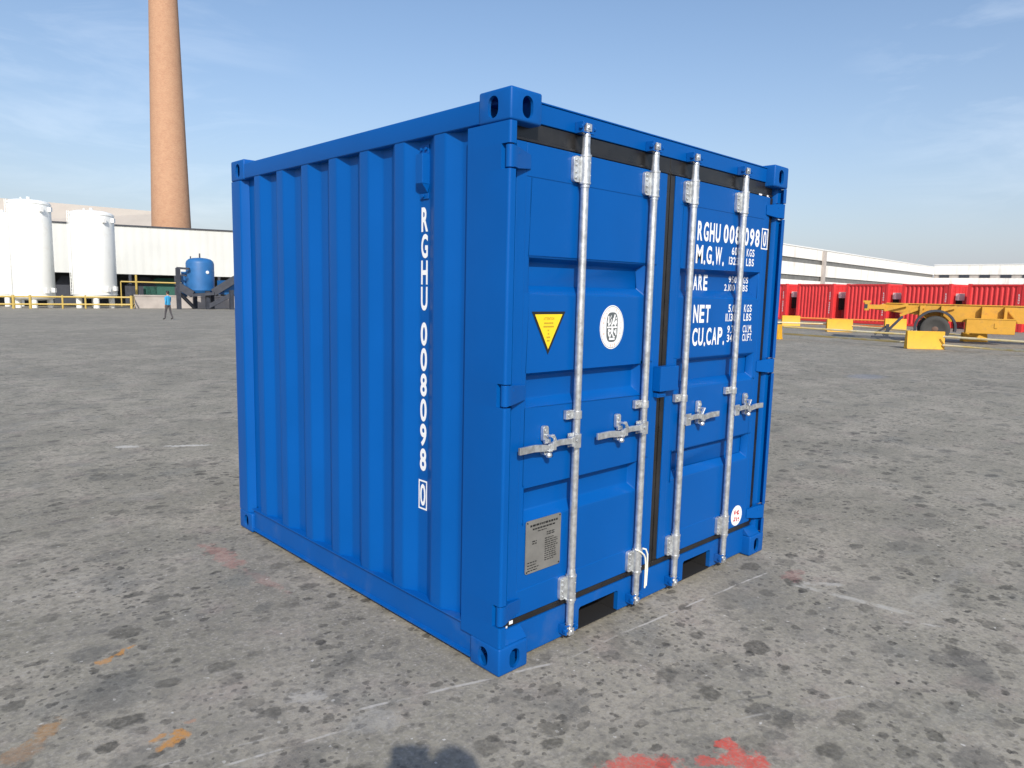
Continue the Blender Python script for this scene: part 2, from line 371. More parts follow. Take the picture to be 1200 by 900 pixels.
    # small pale chips
    ch = spots(13, .02, .10, .16, 50, .03, 41.0)
    col = mix(math_('MULTIPLY', ch, .8), col, (0.62, 0.60, 0.55))
    # far scuffs, pale streaks
    mps = n.new('ShaderNodeMapping'); mps.inputs['Rotation'].default_value = (0,0,R(44)); mps.inputs['Scale'].default_value = (.22, .8, 1); l.new(tc.outputs['Object'], mps.inputs[0])
    st = noise(1.6, 8, .72, mps.outputs[0])
    col = mix(rng(st.outputs['Fac'], .60, .74, 0, .38), col, (0.42, 0.40, 0.36))
    st2 = noise(2.3, 8, .7, mps.outputs[0], .4)
    col = mix(rng(st2.outputs['Fac'], .57, .70, 0, .40), col, (0.135, 0.130, 0.118))
    # individual paint stains and scratches lying on the yard
    sep = n.new('ShaderNodeSeparateXYZ'); l.new(warp(9, .16), sep.inputs[0]); X, Y = sep.outputs[0], sep.outputs[1]
    edge = noise(24, 6, .75).outputs['Fac']
    worn = rng(noise(90, 5, .75).outputs['Fac'], .36, .58, .45, 1)
    def blob(cx, cy, rx, ry, ang, colr, amt, rough=.9):
        dx = math_('SUBTRACT', X, cx); dy = math_('SUBTRACT', Y, cy); ca, sa = math.cos(ang), math.sin(ang)
        p = math_('DIVIDE', math_('ADD', math_('MULTIPLY', dx, ca), math_('MULTIPLY', dy, sa)), rx)
        q = math_('DIVIDE', math_('SUBTRACT', math_('MULTIPLY', dy, ca), math_('MULTIPLY', dx, sa)), ry)
        d = math_('SQRT', math_('ADD', math_('MULTIPLY', p, p), math_('MULTIPLY', q, q)))
        d = math_('ADD', d, math_('MULTIPLY', math_('SUBTRACT', edge, .5), rough*2.4))
        return mix(math_('MULTIPLY', rng(d, 1.10, .62, 0, amt), worn), col, colr)
    OR = (0.50, 0.235, 0.055); RD = (0.62, 0.085, 0.060)
    for args in ((-1.115,1.165,.05,.025,.6,OR,.75),(-1.035,1.185,.045,.025,.6,OR,.9),(-1.08,.452,.055,.03,.3,OR,.9),(-1.12,.50,.03,.02,.3,OR,.7),(-1.385,.80,.07,.045,.7,(0.36,0.185,0.055),.65),(-1.47,.70,.08,.05,.7,(0.30,0.17,0.08),.55),
                 (-1.01,.52,.03,.02,.2,(0.45,0.22,0.12),.5),
                 (-.02,-.70,.15,.05,-.75,RD,.80,1.0),(.28,-.90,.09,.05,-.8,RD,.85,.9),(.295,-.82,.045,.035,-.8,RD,.9,.5),(.18,-.84,.045,.03,-.8,RD,.7,.8),
                 (-.285,2.02,.06,.26,.0,(0.40,0.16,0.13),.42,1.1),(-.265,1.52,.04,.22,.06,(0.38,0.17,0.14),.30,1.1),(1.95,-.30,.10,.05,.2,(0.36,0.17,0.15),.45,1.0),
                 (-1.10,.97,.18,.06,.4,(0.085,0.085,0.078),.42),(-1.25,.82,.17,.06,.75,(0.11,0.10,0.085),.40),(-.41,1.21,.09,.045,.6,(0.10,0.10,0.088),.65),(-.33,1.62,.16,.10,.3,(0.15,0.155,0.14),.5),
                 (.62,-.86,.12,.05,-.9,(0.085,0.082,0.075),.5),(.95,-1.10,.09,.05,-.7,(0.08,0.078,0.07),.5),(1.6,-1.2,.16,.07,-.5,(0.08,0.076,0.07),.5),(.05,-.36,.06,.04,0.,(0.12,0.115,0.10),.6),
                 (-.55,.32,.05,.035,.4,(0.13,0.125,0.11),.6),(13.3,3.4,.6,.35,0.,(0.16,0.19,0.26),.5),
                 (.18,5.40,.13,.08,-.6,(0.60,0.58,0.54),.7),(.62,5.08,.24,.035,-.59,(0.68,0.66,0.62),.72),(2.9,7.3,.5,.08,-.7,(0.50,0.48,0.45),.5),
                 (-.62,.40,.08,.05,-.3,(0.45,0.43,0.39),.5),(-.52,.10,.12,.07,-.3,(0.40,0.385,0.35),.4)):
        col = blob(*args)
    ln = n.new('ShaderNodeSeparateXYZ'); l.new(warp(3, .03), ln.inputs[0]); LX, LY = ln.outputs[0], ln.outputs[1]
    brk = rng(noise(7, 6, .7).outputs['Fac'], .40, .58)
    def line(ax, ay, bx, by, w, colr, amt):
        L = math.hypot(bx-ax, by-ay); ux, uy = (bx-ax)/L, (by-ay)/L
        dx = math_('SUBTRACT', LX, ax); dy = math_('SUBTRACT', LY, ay)
        t = math_('ADD', math_('MULTIPLY', dx, ux), math_('MULTIPLY', dy, uy))
        s = math_('ABSOLUTE', math_('SUBTRACT', math_('MULTIPLY', dy, ux), math_('MULTIPLY', dx, uy)))
        a = rng(s, w, w*.35); e0 = rng(t, 0, .05); e1 = rng(t, L, L-.05)
        k = math_('MULTIPLY', math_('MULTIPLY', a, e0), math_('MULTIPLY', e1, brk))
        return mix(math_('MULTIPLY', k, amt), col, colr)
    PL = (0.50, 0.475, 0.43)
    for args in ((-.62,.225,.28,-.069,.010,PL,.75),(.30,-.075,.66,-.09,.006,PL,.35),(.62,-.083,1.90,-.185,.008,PL,.8),(-1.02,.215,-.60,.110,.008,PL,.8),(-1.2,.36,-.80,.24,.006,PL,.5),
                 (1.84,-.34,1.93,-.95,.034,(0.50,0.48,0.43),.62),(1.80,-.90,1.90,-1.08,.018,PL,.7),(1.86,-.36,2.05,-.55,.03,PL,.6),(.25,-.55,.75,-.80,.010,(0.09,0.088,0.08),.7),(.35,-.72,.95,-1.0,.008,(0.42,0.40,0.36),.5),
                 (2.6,-1.4,3.4,-2.3,.02,PL,.5),(4.5,-1.0,9.5,-5.4,.04,(0.10,0.098,0.09),.6),(-3.0,4.0,.2,4.6,.03,(0.11,0.108,0.10),.5),(-3.2,3.0,-.4,3.7,.025,(0.12,0.115,0.105),.5)):
        col = line(*args)
    l.new(col, b.inputs['Base Color'])
    l.new(rng(fine.outputs['Fac'], .3, .7, .62, .88, False), b.inputs['Roughness'])
    b.inputs['Specular IOR Level'].default_value = 0.35
    bp = n.new('ShaderNodeBump'); bp.inputs['Strength'].default_value = 0.55; bp.inputs['Distance'].default_value = 0.004
    hgt = math_('ADD', math_('MULTIPLY', fine.outputs['Fac'], 1.0), math_('MULTIPLY', grit.outputs['Fac'], .5)); hgt = math_('SUBTRACT', hgt, math_('MULTIPLY', math_('ADD', dk, dk2), .25))
    l.new(hgt, bp.inputs['Height']); l.new(bp.outputs[0], b.inputs['Normal'])
    return m
g = MB(); nx_, ny_ = -math.cos(AX), math.sin(AX); tx_, ty_ = math.sin(AX), math.cos(AX)
ss = [-2500,-200,-20,-5,-1,0,1,2,3,3.5,4,4.5,5,5.5,6,6.5,7,8,9,10,12,15,20,30,50,100,400,2500]; vs = []
for q in ss:
    for t_ in (-2500, 2500):
        x_, y_ = CAM.x+nx_*q+tx_*t_, CAM.y+ny_*q+ty_*t_; vs.append((x_, y_, gz(x_, y_)+gz(CAM.x, CAM.y)*0))
g.add(vs, [(2*i, 2*i+1, 2*i+3, 2*i+2) for i in range(len(ss)-1)])
tag(g.build('ground', ground_material(), smooth=True, angle=80), 'worn grey yard surface with dark oil spots and paint stains', 'ground', kind='structure')

# ------------------------------------------------------------------ the blue container
W, L, H = 2.191, 2.437, 2.26
box = empty('shipping_container', (0,0,0), 0, 'small glossy blue shipping container with galvanised lock rods and white lettering on the yard', 'container')

# corner castings with real slots
def casting_mesh(top):
    # local: outer corner at origin, x 0..162, y 0..178, z 0..118
    def tmp(mb, bev=0):
        o = mb.build('tmp', M['blue_low'])
        if bev:
            b = o.modifiers.new('b', 'BEVEL'); b.width = bev; b.segments = 3; b.limit_method = 'ANGLE'
        return o
    base = tmp(MB().box(0,.162,0,.178,0,.118), .009)
    cut = MB()
    cut.box(.014,.148,.014,.164,.022 if top else .014,.104 if top else .096)
    def stad(w, h):
        r = w/2; out = []
        for k in range(13): t = math.pi*k/12; out.append((r*math.cos(t), h/2-r+r*math.sin(t)))
        for k in range(13): t = math.pi+math.pi*k/12; out.append((r*math.cos(t), -h/2+r+r*math.sin(t)))
        return out
    cuts = [tmp(cut)]
    cuts.append(tmp(MB().prism(stad(.056,.080), lambda a,b,h: (.086+a, h, .056+b), -.01, .03)))
    cuts.append(tmp(MB().prism(stad(.056,.080), lambda a,b,h: (h, .096+a, .056+b), -.01, .03)))
    cuts.append(tmp(MB().prism(stad(.062,.110), lambda a,b,h: (.086+a, .096+b, h), (.09 if top else -.01), (.13 if top else .03))))
    for c in cuts:
        md = base.modifiers.new('x', 'BOOLEAN'); md.object = c; md.operation = 'DIFFERENCE'; md.solver = 'EXACT'
    dg = bpy.context.evaluated_depsgraph_get(); dg.update()
    me = bpy.data.meshes.new_from_object(base.evaluated_get(dg)); me.name = 'corner_casting'
    for o in cuts+[base]: bpy.data.objects.remove(o)
    me.materials.clear(); me.materials.append(M['blue_low'])
    for p in me.polygons: p.use_smooth = True
    me.set_sharp_from_angle(angle=R(35))
    return me
cm = {True: casting_mesh(True), False: casting_mesh(False)}
def flipped(me, sx, sy):
    c = me.copy(); c.transform(Matrix.Diagonal((sx, sy, 1, 1)))
    if sx*sy < 0: c.flip_normals()
    return c
for top in (True, False):
    for sx, x in ((1, 0), (-1, W)):
        for sy, y in ((1, 0), (-1, L)):
            o = bpy.data.objects.new('corner_casting', flipped(cm[top], sx, sy)); COL.objects.link(o)
            o.parent = box; o.location = (x, y, H-.118 if top else 0)

# door-end corner posts: rounded outer corner, notched at the hinge heights, hollow lip inside
HZ = ((.208,.290),(1.089,1.173),(1.975,2.058))
def door_post(mir):
    mb = MB(); T = lambda x: W-x if mir else x
    def seg(poly, z0, z1): mb.prism([(T(a), b) for a, b in poly], lambda a,b,h: (a,b,h), z0, z1)
    arc = [(.012-.012*math.cos(math.pi/2*k/6), .012-.012*math.sin(math.pi/2*k/6)) for k in range(7)]   # from (0,.012) to (.012,0)
    full = [(0,.237)]+arc+[(.032,0),(.034,.003),(.034,.006),(.010,.008),(.008,.030),(.046,.034),(.058,.054),(.064,.10),(.050,.237)]
    notch = [(0,.237),(0,.046),(.012,.044),(.020,.040),(.058,.040),(.062,.052),(.064,.10),(.050,.237)]
    zs = [.1195]; 
    for a, b_ in HZ: zs += [a-.004, b_+.004]
    zs.append(H-.1195)
    for i in range(len(zs)-1): seg(notch if i % 2 else full, zs[i]+(.0 if i else 0), zs[i+1])
    return mb
for mir in (False, True): door_post(mir).build('corner_post', M['blue'], box, smooth=True, angle=28)
for mir in (False, True):
    T = (lambda x: W-x) if mir else (lambda x: x)
    mb = MB(); mb.prism([(T(a), b) for a, b in rounded([(0.044,2.278),(0.004,2.312),(0,2.32),(0,L-.003),(.003,L),(.14,L),(.14,L-.03),(.05,2.40)], .006, 3, True)], lambda a,b,h: (a,b,h), .1195, H-.1195)
    mb.build('corner_post', M['blue'], box, smooth=True, angle=28)
# side rails
for mir in (False, True):
    T = (lambda x: W-x) if mir else (lambda x: x)
    mb = MB(); mb.prism([(T(a), b) for a, b in rounded([(.004,2.147),(.004,2.235),(.062,2.235),(.062,2.147)], .009, 3, True)], lambda a,b,h: (a,h,b), .1785, L-.1785)
    mb.build('top_rail', M['blue'], box, smooth=True, angle=28)
    mb = MB(); mb.prism([(T(a), b) for a, b in [(.001,.018),(.001,.026),(.016,.029),(.016,.149),(.002,.1495),(.002,.155),(.085,.155),(.085,.150),(.020,.148),(.020,.026),(.05,.024),(.05,.020)]], lambda a,b,h: (a,h,b), .1785, L-.1785)
    mb.build('bottom_rail', M['blue_low'], box, bevel=.001)
# corrugated sides
prof = [(.044,.2365)]
for k in range(7):
    Yk = .385+.2805*k
    prof += [(.044, Yk-.068), (.008, Yk)]
    prof += [(.008, Yk+.072), (.044, Yk+.1425)]
prof += [(.044, 2.285)]
prof = [(x, y) for x, y in prof]
pr = rounded(prof, .010, 4)
for mir in (False, True):
    mb = MB(); n = len(pr); vs = []
    for z in (.1552, 2.1475):
        for x, y in pr: vs.append(((W-x) if mir else x, y, z))
    for z in (.1552, 2.1475):
        for x, y in pr: vs.append(((W-x-.004) if mir else x+.004, y, z))
    fs = [(i, i+1, n+i+1, n+i) for i in range(n-1)]+[(2*n+i, 2*n+i+1, 3*n+i+1, 3*n+i) for i in range(n-1)]
    mb.add(vs, fs)
    sp = mb.build('side_panel', M['blue'], box, smooth=True, angle=50)
    if not mir: side_left = sp
# blank end wall, roof, floor
mb = MB(); pe = [(.14, 2.40)]; x = .16
while x < W-.2: pe += [(x,2.395),(x+.068,2.43),(x+.14,2.43),(x+.208,2.395)]; x += .27
pe.append((W-.14, 2.40)); pe = rounded(pe, .01, 3); n = len(pe)
mb.add([(a,b,.15) for a,b in pe]+[(a,b,2.15) for a,b in pe], [(i,i+1,n+i+1,n+i) for i in range(n-1)])
mb.box(.162,W-.162,2.38,L-.004,.02,.15); mb.box(.162,W-.162,2.38,L-.004,2.15,2.235)
mb.build('end_wall', M['blue'], box, smooth=True, angle=30)
mb = MB(); pe = [(.09, 2.216)]; y = .24
while y < L-.3: pe += [(y,2.216),(y+.03,2.228),(y+.12,2.228),(y+.15,2.216)]; y += .21
pe.append((L-.06, 2.216)); n = len(pe)
mb.add([(.03,a,b) for a,b in pe]+[(W-.03,a,b) for a,b in pe], [(i,i+1,n+i+1,n+i) for i in range(n-1)])
mb.build('roof', M['blue'], box, smooth=True)
mb = MB(); mb.box(.09,W-.09,.10,2.38,.118,.149); mb.build('floor', M['wood'], box)

# header and sill with fork pockets
mb = MB(); mb.box(.1625,W-.1625,.050,.100,2.166,2.240); mb.box(.1625,W-.1625,.046,.110,2.2405,2.2475)
mb.build('door_header', M['blue'], box, bevel=.003)
mb = MB(); mb.prism([(a, b) for a, b in [(.1625,.016),(.538,.016),(.538,.106),(.548,.116),(.816,.116),(.826,.106),(.826,.016),(1.387,.016),(1.387,.106),(1.397,.116),(1.652,.116),(1.662,.106),(1.662,.016),(W-.1625,.016),(W-.1625,.160),(.1625,.160)]], lambda a,b,h: (a,h,b), .050, .075)
mb.build('door_sill', M['blue_low'], box, bevel=.0015)
for x0, x1 in ((.538,.826),(1.387,1.662)):
    mb = MB(); mb.box(x0-.006,x0-.0005,.0755,2.37,.014,.117); mb.box(x1+.0005,x1+.006,.0755,2.37,.014,.117); mb.box(x0-.006,x1+.006,.0755,2.37,.1172,.1178); mb.box(x0-.006,x1+.006,.60,.62,.0145,.1165); mb.box(x0-.0055,x1+.0055,.056,2.36,.009,.0125)
    mb.build('fork_pocket', M['black'], box)
for mir in (False, True):
    T = (lambda x: W-x) if mir else (lambda x: x)
    mb = MB(); mb.add([(T(a),b,c) for a in (.0365,.1622) for b,c in ((.008,.1188),(.049,.1602),(.075,.1602),(.075,.1188))], [(0,1,2,3),(4,5,6,7),(0,1,5,4),(1,2,6,5),(2,3,7,6),(0,3,7,4)])
    mb.build('sill_gusset', M['blue_low'], box, bevel=.002)
# the dark rebate the seals press against
mb = MB(); mb.box(.066,.10,.070,.10,.12,H-.12); mb.box(W-.10,W-.066,.070,.10,.12,H-.12); mb.box(.10,W-.10,.078,.10,2.08,2.166); mb.box(.10,W-.10,.078,.10,.160,.20); mb.box(1.05,1.15,.078,.10,.20,2.08)
mb.build('door_frame_rebate', M['black'], box)

# doors
Z0, Z1 = .196, 2.088; YF = .045
RECZ = ((1.665,1.518),(1.212,1.061),(.742,.592))
def make_door(x0, x1, rx0, rx1, left):
    mb = MB(); yp = YF+.002; dep = YF+.042
    ix0, ix1, iz0, iz1 = x0+.052, x1-.052, Z0+.112, Z1-.125
    # frame tubes, 2 mm proud of the sheet
    fr = MB()
    fr.box(x0,ix0,YF,.092,Z0,Z1); fr.box(ix1,x1,YF,.092,Z0,Z1); fr.box(ix0+.0005,ix1-.0005,YF,.092,iz1,Z1); fr.box(ix0+.0005,ix1-.0005,YF,.092,Z0,iz0)
    # sheet with pressed recesses
    def q(p): mb.add(p, [(0,1,2,3)])
    xa, xb, sx = ix0-.01, ix1+.01, .022; top = iz1+.01
    for zt, zb in RECZ:
        for p0, p1 in ((xa,rx0),(rx0,rx1),(rx1,xb)):
            q([(p0,yp,zt),(p1,yp,zt),(p1,yp,top),(p0,yp,top)])
            if p0 != rx0: q([(p0,yp,zb),(p1,yp,zb),(p1,yp,zt),(p0,yp,zt)])
        t2, b2 = zt-.022, zb+.036
        q([(rx0,yp,zt),(rx1,yp,zt),(rx1-sx,dep,t2),(rx0+sx,dep,t2)]); q([(rx0,yp,zb),(rx1,yp,zb),(rx1-sx,dep,b2),(rx0+sx,dep,b2)])
        q([(rx0,yp,zb),(rx0,yp,zt),(rx0+sx,dep,t2),(rx0+sx,dep,b2)]); q([(rx1,yp,zb),(rx1,yp,zt),(rx1-sx,dep,t2),(rx1-sx,dep,b2)])
        q([(rx0+sx,dep,b2),(rx1-sx,dep,b2),(rx1-sx,dep,t2),(rx0+sx,dep,t2)]); top = zb
    bot = iz0-.01
    for p0, p1 in ((xa,rx0),(rx0,rx1),(rx1,xb)): q([(p0,yp,bot),(p1,yp,bot),(p1,yp,top),(p0,yp,top)])
    me = mb.mesh('door', M['blue']); bm = bmesh.new(); bm.from_mesh(me)
    bmesh.ops.remove_doubles(bm, verts=bm.verts, dist=1e-5)
    es = [e for e in bm.edges if len(e.link_faces) == 2 and e.calc_face_angle(0) > .2]
    bmesh.ops.bevel(bm, geom=es, offset=.006, segments=3, affect='EDGES', profile=.5)
    bmesh.ops.recalc_face_normals(bm, faces=bm.faces); bm.to_mesh(me); bm.free()
    for p in me.polygons: p.use_smooth = True
    me.set_sharp_from_angle(angle=R(50))
    d = bpy.data.objects.new('door', me); COL.objects.link(d); d.parent = box
    fr.build('door_frame', M['blue'], d, bevel=.003)
    return d
DL = make_door(.080, 1.062, .160, .925, True)
DR = make_door(1.134, W-.108, 1.212, 2.008, False)
# rubber seals
def seal(mb, x0, x1, z0, z1, y=.056):
    mb.box(x0,x1,y,y+.02,z0,z1)
mb = MB(); seal(mb,.070,1.095,2.0885,2.1645); seal(mb,.070,1.095,.1605,.1955); seal(mb,.070,.0795,.1957,2.088,.060); seal(mb,1.0625,1.097,.1957,2.088,.053)
mb.box(.070,1.09,.050,.0562,2.092,2.104); mb.box(.070,1.09,.0505,.0562,.180,.192); mb.build('gasket', M['rubber'], DL, bevel=.004)
mb = MB(); seal(mb,1.0975,W-.072,2.0885,2.1645); seal(mb,1.0975,W-.072,.1605,.1955); seal(mb,W-.1075,W-.068,.1957,2.088,.050); seal(mb,1.0995,1.1335,.1957,2.088,.050)
mb.box(1.10,W-.072,.050,.0562,2.092,2.104); mb.box(1.10,W-.072,.0505,.0562,.180,.192); mb.build('gasket', M['rubber'], DR, bevel=.004)
mb = MB(); mb.box(1.955,1.985,.0480,.0495,2.0895,2.098); mb.box(2.045,2.062,.0480,.0495,2.0895,2.098); mb.box(2.066,2.075,.048,.0495,2.081,2.090); mb.build('tape_scrap', M['white'], DR)
mb = MB(); mb.box(.098,.118,.0475,.0495,.176,.190); mb.box(.08,.088,.0475,.0495,.166,.174); mb.build('tape_scrap', M['white'], DL)
# hinges: barrel in the post notch and a tapered blade welded to the leaf
for D_, mir in ((DL, False), (DR, True)):
    T = (lambda x: W-x) if mir else (lambda x: x)
    for k, (a, b_) in enumerate(HZ):
        mb = MB(); mb.cyl((T(.018),.018,a+.001),(T(.018),.018,b_-.001),.0165,n=20)
        mb.cyl((T(.018),.018,a-.0035),(T(.018),.018,b_+.0035),.008,n=12)
        zc = (a+b_)/2
        # the blade narrows towards the leaf and steps in to it
        pol = [(.018,.0015),(.034,.0025),(.062,.016),(.150,.040),(.150,.0448),(.052,.0448),(.030,.034)]
        n = len(pol); vs = []
        for s, zz in ((0, a+.003), (1, b_-.003)):
            for x, y in pol:
                sh = max(0, (x-.06)/.09)*(.012 if k != 1 else .010)
                vs.append((T(x), y, zz+(sh if s == 0 else -sh)))
        mb.add(vs, [(i,(i+1)%n,n+(i+1)%n,n+i) for i in range(n)]+[tuple(range(n-1,-1,-1)), tuple(range(n,2*n))])
        mb.cyl((T(.060),.014,zc+.018),(T(.060),.024,zc+.018),.006,n=10)
        mb.build('hinge', M['blue'], D_, bevel=.002)

# lock rods
def bolt(mb, x, y, z, r=.007, h=.006): mb.cyl((x,y-h,z),(x,y,z),r,r*.7,n=10)
def lock_rod(D_, x, s, idx):
    yc = .018
    mb = MB(); mb.cyl((x,yc,.085),(x,yc,2.152),.0165,n=24)
    # cam heads: neck, collar and hook
    for zc, sg in ((2.152, 1), (.085, -1)):
        mb.cyl((x,yc,zc),(x,yc,zc+sg*.012),.0185,.015,n=20)
        mb.cyl((x,yc,zc+sg*.012),(x,yc,zc+sg*.048),.0125,n=16)
        mb.box(x-.016,x+.016,yc-.015,yc+.022,min(zc+sg*.020,zc+sg*.050),max(zc+sg*.020,zc+sg*.050)); mb.cyl((x,yc-.020,zc+sg*.035),(x,yc-.010,zc+sg*.035),.009,n=10)
        mb.box(x-.028,x-.004,yc+.002,yc+.016,min(zc+sg*.012,zc+sg*.020),max(zc+sg*.012,zc+sg*.020))
        mb.box(x+.004,x+.030,yc+.004,yc+.016,min(zc+sg*.012,zc+sg*.018),max(zc+sg*.012,zc+sg*.018))
    mb.build('lock_rod', M['zinc'], D_, bevel=.002)
    for z0, z1 in ((1.968,2.078),(.196,.306)):
        mb = MB(); mb.cyl((x,yc,z0),(x,yc,z1),.0225,n=22); mb.cyl((x,yc,z0-.003),(x,yc,z0+.006),.0245,n=22); mb.cyl((x,yc,z1-.006),(x,yc,z1+.003),.0245,n=22)
        mb.cyl((x,yc,z0-.016),(x,yc,z0-.003),.0195,n=20); mb.cyl((x,yc,z1+.003),(x,yc,z1+.030),.0195,.0170,n=20)
        pol = rounded([(x-.058,z0+.004),(x-.010,z0+.004),(x-.010,z1-.004),(x-.058,z1-.004)], .016, 4, True)
        mb.prism(pol, lambda a,b,h: (a,h,b), .028, .0445)
        for zz in (z0+.020, (z0+z1)/2-.012, (z0+z1)/2+.016, z1-.020): bolt(mb, x-.042, .028, zz)
        for zz in (z0+.03, z1-.03): mb.cyl((x+.006,yc-.024,zz),(x+.006,yc,zz),.0028,n=8)
        mb.build('rod_bearing', M['zinc'], D_, bevel=.0012)
    mb = MB(); mb.cyl((x,yc,1.000),(x,yc,1.034),.0215,n=22); mb.box(x-.056,x-.012,.026,.0445,.998,1.036); bolt(mb,x-.040,.026,1.017,.009)
    mb.build('rod_guide', M['zinc'], D_, bevel=.002)
    # cam keepers welded to header and sill
    for zc in (2.186, .062):
        k = MB()
        k.box(x-.036,x-.028,.006,.0495,zc-.022,zc+.022); k.box(x+.028,x+.036,.010,.0495,zc-.020,zc+.020); k.box(x-.030,x+.030,.040,.0495,zc-.010,zc+.014)
        k.cyl((x-.028,.014,zc+(.012 if zc>1 else -.004)),(x-.020,.014,zc+(.012 if zc>1 else -.004)),.008,n=12)
        k.cyl((x-.044,.012,zc),(x-.036,.012,zc),.009,n=10); k.cyl((x+.036,.014,zc),(x+.046,.014,zc),.009,n=10); k.box(x-.034,x+.034,.004,.012,zc+(.016 if zc<1 else -.024),zc+(.022 if zc<1 else -.018))
        k.build('cam_keeper', M['blue_low'], box, bevel=.002)
    # handle: hub clamped on the rod, pivot, bar swung along the door
    hz = .908; hb = MB()
    X = lambda d: x+s*d
    def bx(a0,a1,y0,y1,z0,z1): hb.box(min(X(a0),X(a1)),max(X(a0),X(a1)),y0,y1,z0,z1)
    bx(-.002,.040,-.010,-.004,hz-.030,hz+.030); bx(-.002,.040,.026,.032,hz-.030,hz+.030); bx(-.004,.010,-.006,.030,hz-.026,hz+.026)
    bx(.016,.046,-.004,.026,hz-.022,hz+.020)
    bolt(hb, X(.026), -.010, hz+.004, .008)
    # bar: short level part, then a slight joggle and a flat grip
    path = [(.030,.004,hz+.002),(.115,.004,hz+.006),(.150,.006,hz+.002),(.180,.008,hz-.010),(.220,.010,hz-.006),(.262,.011,hz-.002),(.345,.012,hz-.004)]
    for (a, y, z), (a2, y2, z2) in zip(path[:-1], path[1:]):
        w = .011; h1 = .0125 if a < .19 else .0145; h2 = .0125 if a2 < .19 else .0145
        vs = []
        for aa, yy, zz, hh in ((a,y,z,h1),(a2,y2,z2,h2)):
            for i, j in ((-1,-1),(1,-1),(1,1),(-1,1)): vs.append((X(aa), yy+i*w/2, zz+j*hh))
        hb.add(vs, [(3,2,1,0),(4,5,6,7),(0,1,5,4),(1,2,6,5),(2,3,7,6),(3,0,4,7)])
    hb.build('handle', M['zinc'], D_, bevel=.0015)
    # seal catch and hasp that hold the handle to the leaf
    c = MB(); cx = .178
    def cb(a0,a1,y0,y1,z0,z1): c.box(min(X(a0),X(a1)),max(X(a0),X(a1)),y0,y1,z0,z1)
    pol = rounded([(X(cx-.020),hz+.012),(X(cx+.012),hz+.012),(X(cx+.014),hz+.078),(X(cx-.018),hz+.078)], .013, 4, True)
    c.prism(pol, lambda a,b,h: (a,h,b), .028, .0445); bolt(c, X(cx), .028, hz+.058, .010)
    cb(cx-.022,cx+.012,.018,.030,hz+.006,hz+.024)
    c.bar((X(cx-.008),-.004,hz+.046),(X(cx-.030),-.004,hz+.012),.008,.014,Vector((0,1,0)))
    cb(cx-.012,cx+.004,-.006,.030,hz+.036,hz+.044)
    cb(cx-.030,cx-.012,-.007,.002,hz-.020,hz+.016)
    pol = rounded([(X(cx-.018),hz-.044),(X(cx+.014),hz-.044),(X(cx+.014),hz-.006),(X(cx-.018),hz-.006)], .012, 4, True)
    c.prism(pol, lambda a,b,h: (a,h,b), .020, .0445); cb(cx-.012,cx+.008,-.004,.030,hz-.026,hz-.018)
    c.lathe((X(cx-.002),.010,hz-.040), [(.004,-.012),(.012,-.008),(.015,0),(.012,.009),(.004,.013)], 14)
    c.build('handle_catch', M['zinc'], D_, bevel=.0015)
lock_rod(DL, .440, -1, 0); lock_rod(DL, .921, -1, 1); lock_rod(DR, 1.252, 1, 2); lock_rod(DR, 1.742, 1, 3)

# lock box over the meeting edge
mb = MB(); mb.box(1.020,1.172,.000,.004,1.068,1.186); mb.box(1.0205,1.0245,.0042,.0445,1.068,1.186); mb.box(1.0205,1.1715,.0042,.048,1.182,1.186); mb.box(1.1675,1.1715,.0042,.0445,1.0685,1.1815); mb.box(1.03,1.10,.020,.0445,1.036,1.060); mb.cyl((1.035,.024,1.048),(1.085,.024,1.048),.007,n=10)
mb.build('lock_box', M['blue'], DL, bevel=.003)

# ventilator on the left side
mb = MB(); x = .044
mb.add([(x,.532,1.965),(x-.034,.540,1.968),(x-.034,.586,1.968),(x,.594,1.965),(x,.532,2.090),(x-.034,.540,2.088),(x-.034,.586,2.088),(x,.594,2.090)], [(3,2,1,0),(4,5,6,7),(0,1,5,4),(1,2,6,5),(2,3,7,6),(3,0,4,7)])
mb.add([(x,.532,1.9645),(x-.034,.540,1.9675),(x-.034,.586,1.9675),(x,.594,1.9645),(x-.004,.540,1.930),(x-.004,.586,1.930)], [(0,1,4),(3,5,2),(1,2,5,4),(0,4,5,3),(0,3,2,1)])
mb.box(x-.006,x,.534,.592,2.0895,2.128); mb.box(x-.006,x,.534,.592,1.906,1.9295)
for y, z in ((.548,2.110),(.580,2.110),(.566,1.918)): mb.cyl((x-.014,y,z),(x-.006,y,z),.007,n=10)
mb.build('ventilator', M['blue'], side_left, bevel=.0015)

# side number, read downwards
mb = MB(); wv = .046; yl = .586
def smap(a, b): return (.0425, yl-a, b)
z = 1.873
for ch in 'RGHU': letter(mb, ch, 0, z-.102, wv, .102, smap, .03); z -= .1115
z = 1.386
for ch in '008098': letter(mb, ch, 0, z-.102, wv, .102, smap, .03); z -= .1115
letter(mb, '0', .003, .567, wv-.006, .100, smap, .02)
a0, a1, b0, b1, t = -.008, .054, .550, .684, .0075
for r in ((a0,a1,b0,b0+t),(a0,a1,b1-t,b1),(a0,a0+t,b0+t,b1-t),(a1-t,a1,b0+t,b1-t)):
    mb.add([smap(r[0],r[2]),smap(r[1],r[2]),smap(r[1],r[3]),smap(r[0],r[3])], [(0,1,2,3)])
mb.build('marking', M['white'], side_left)

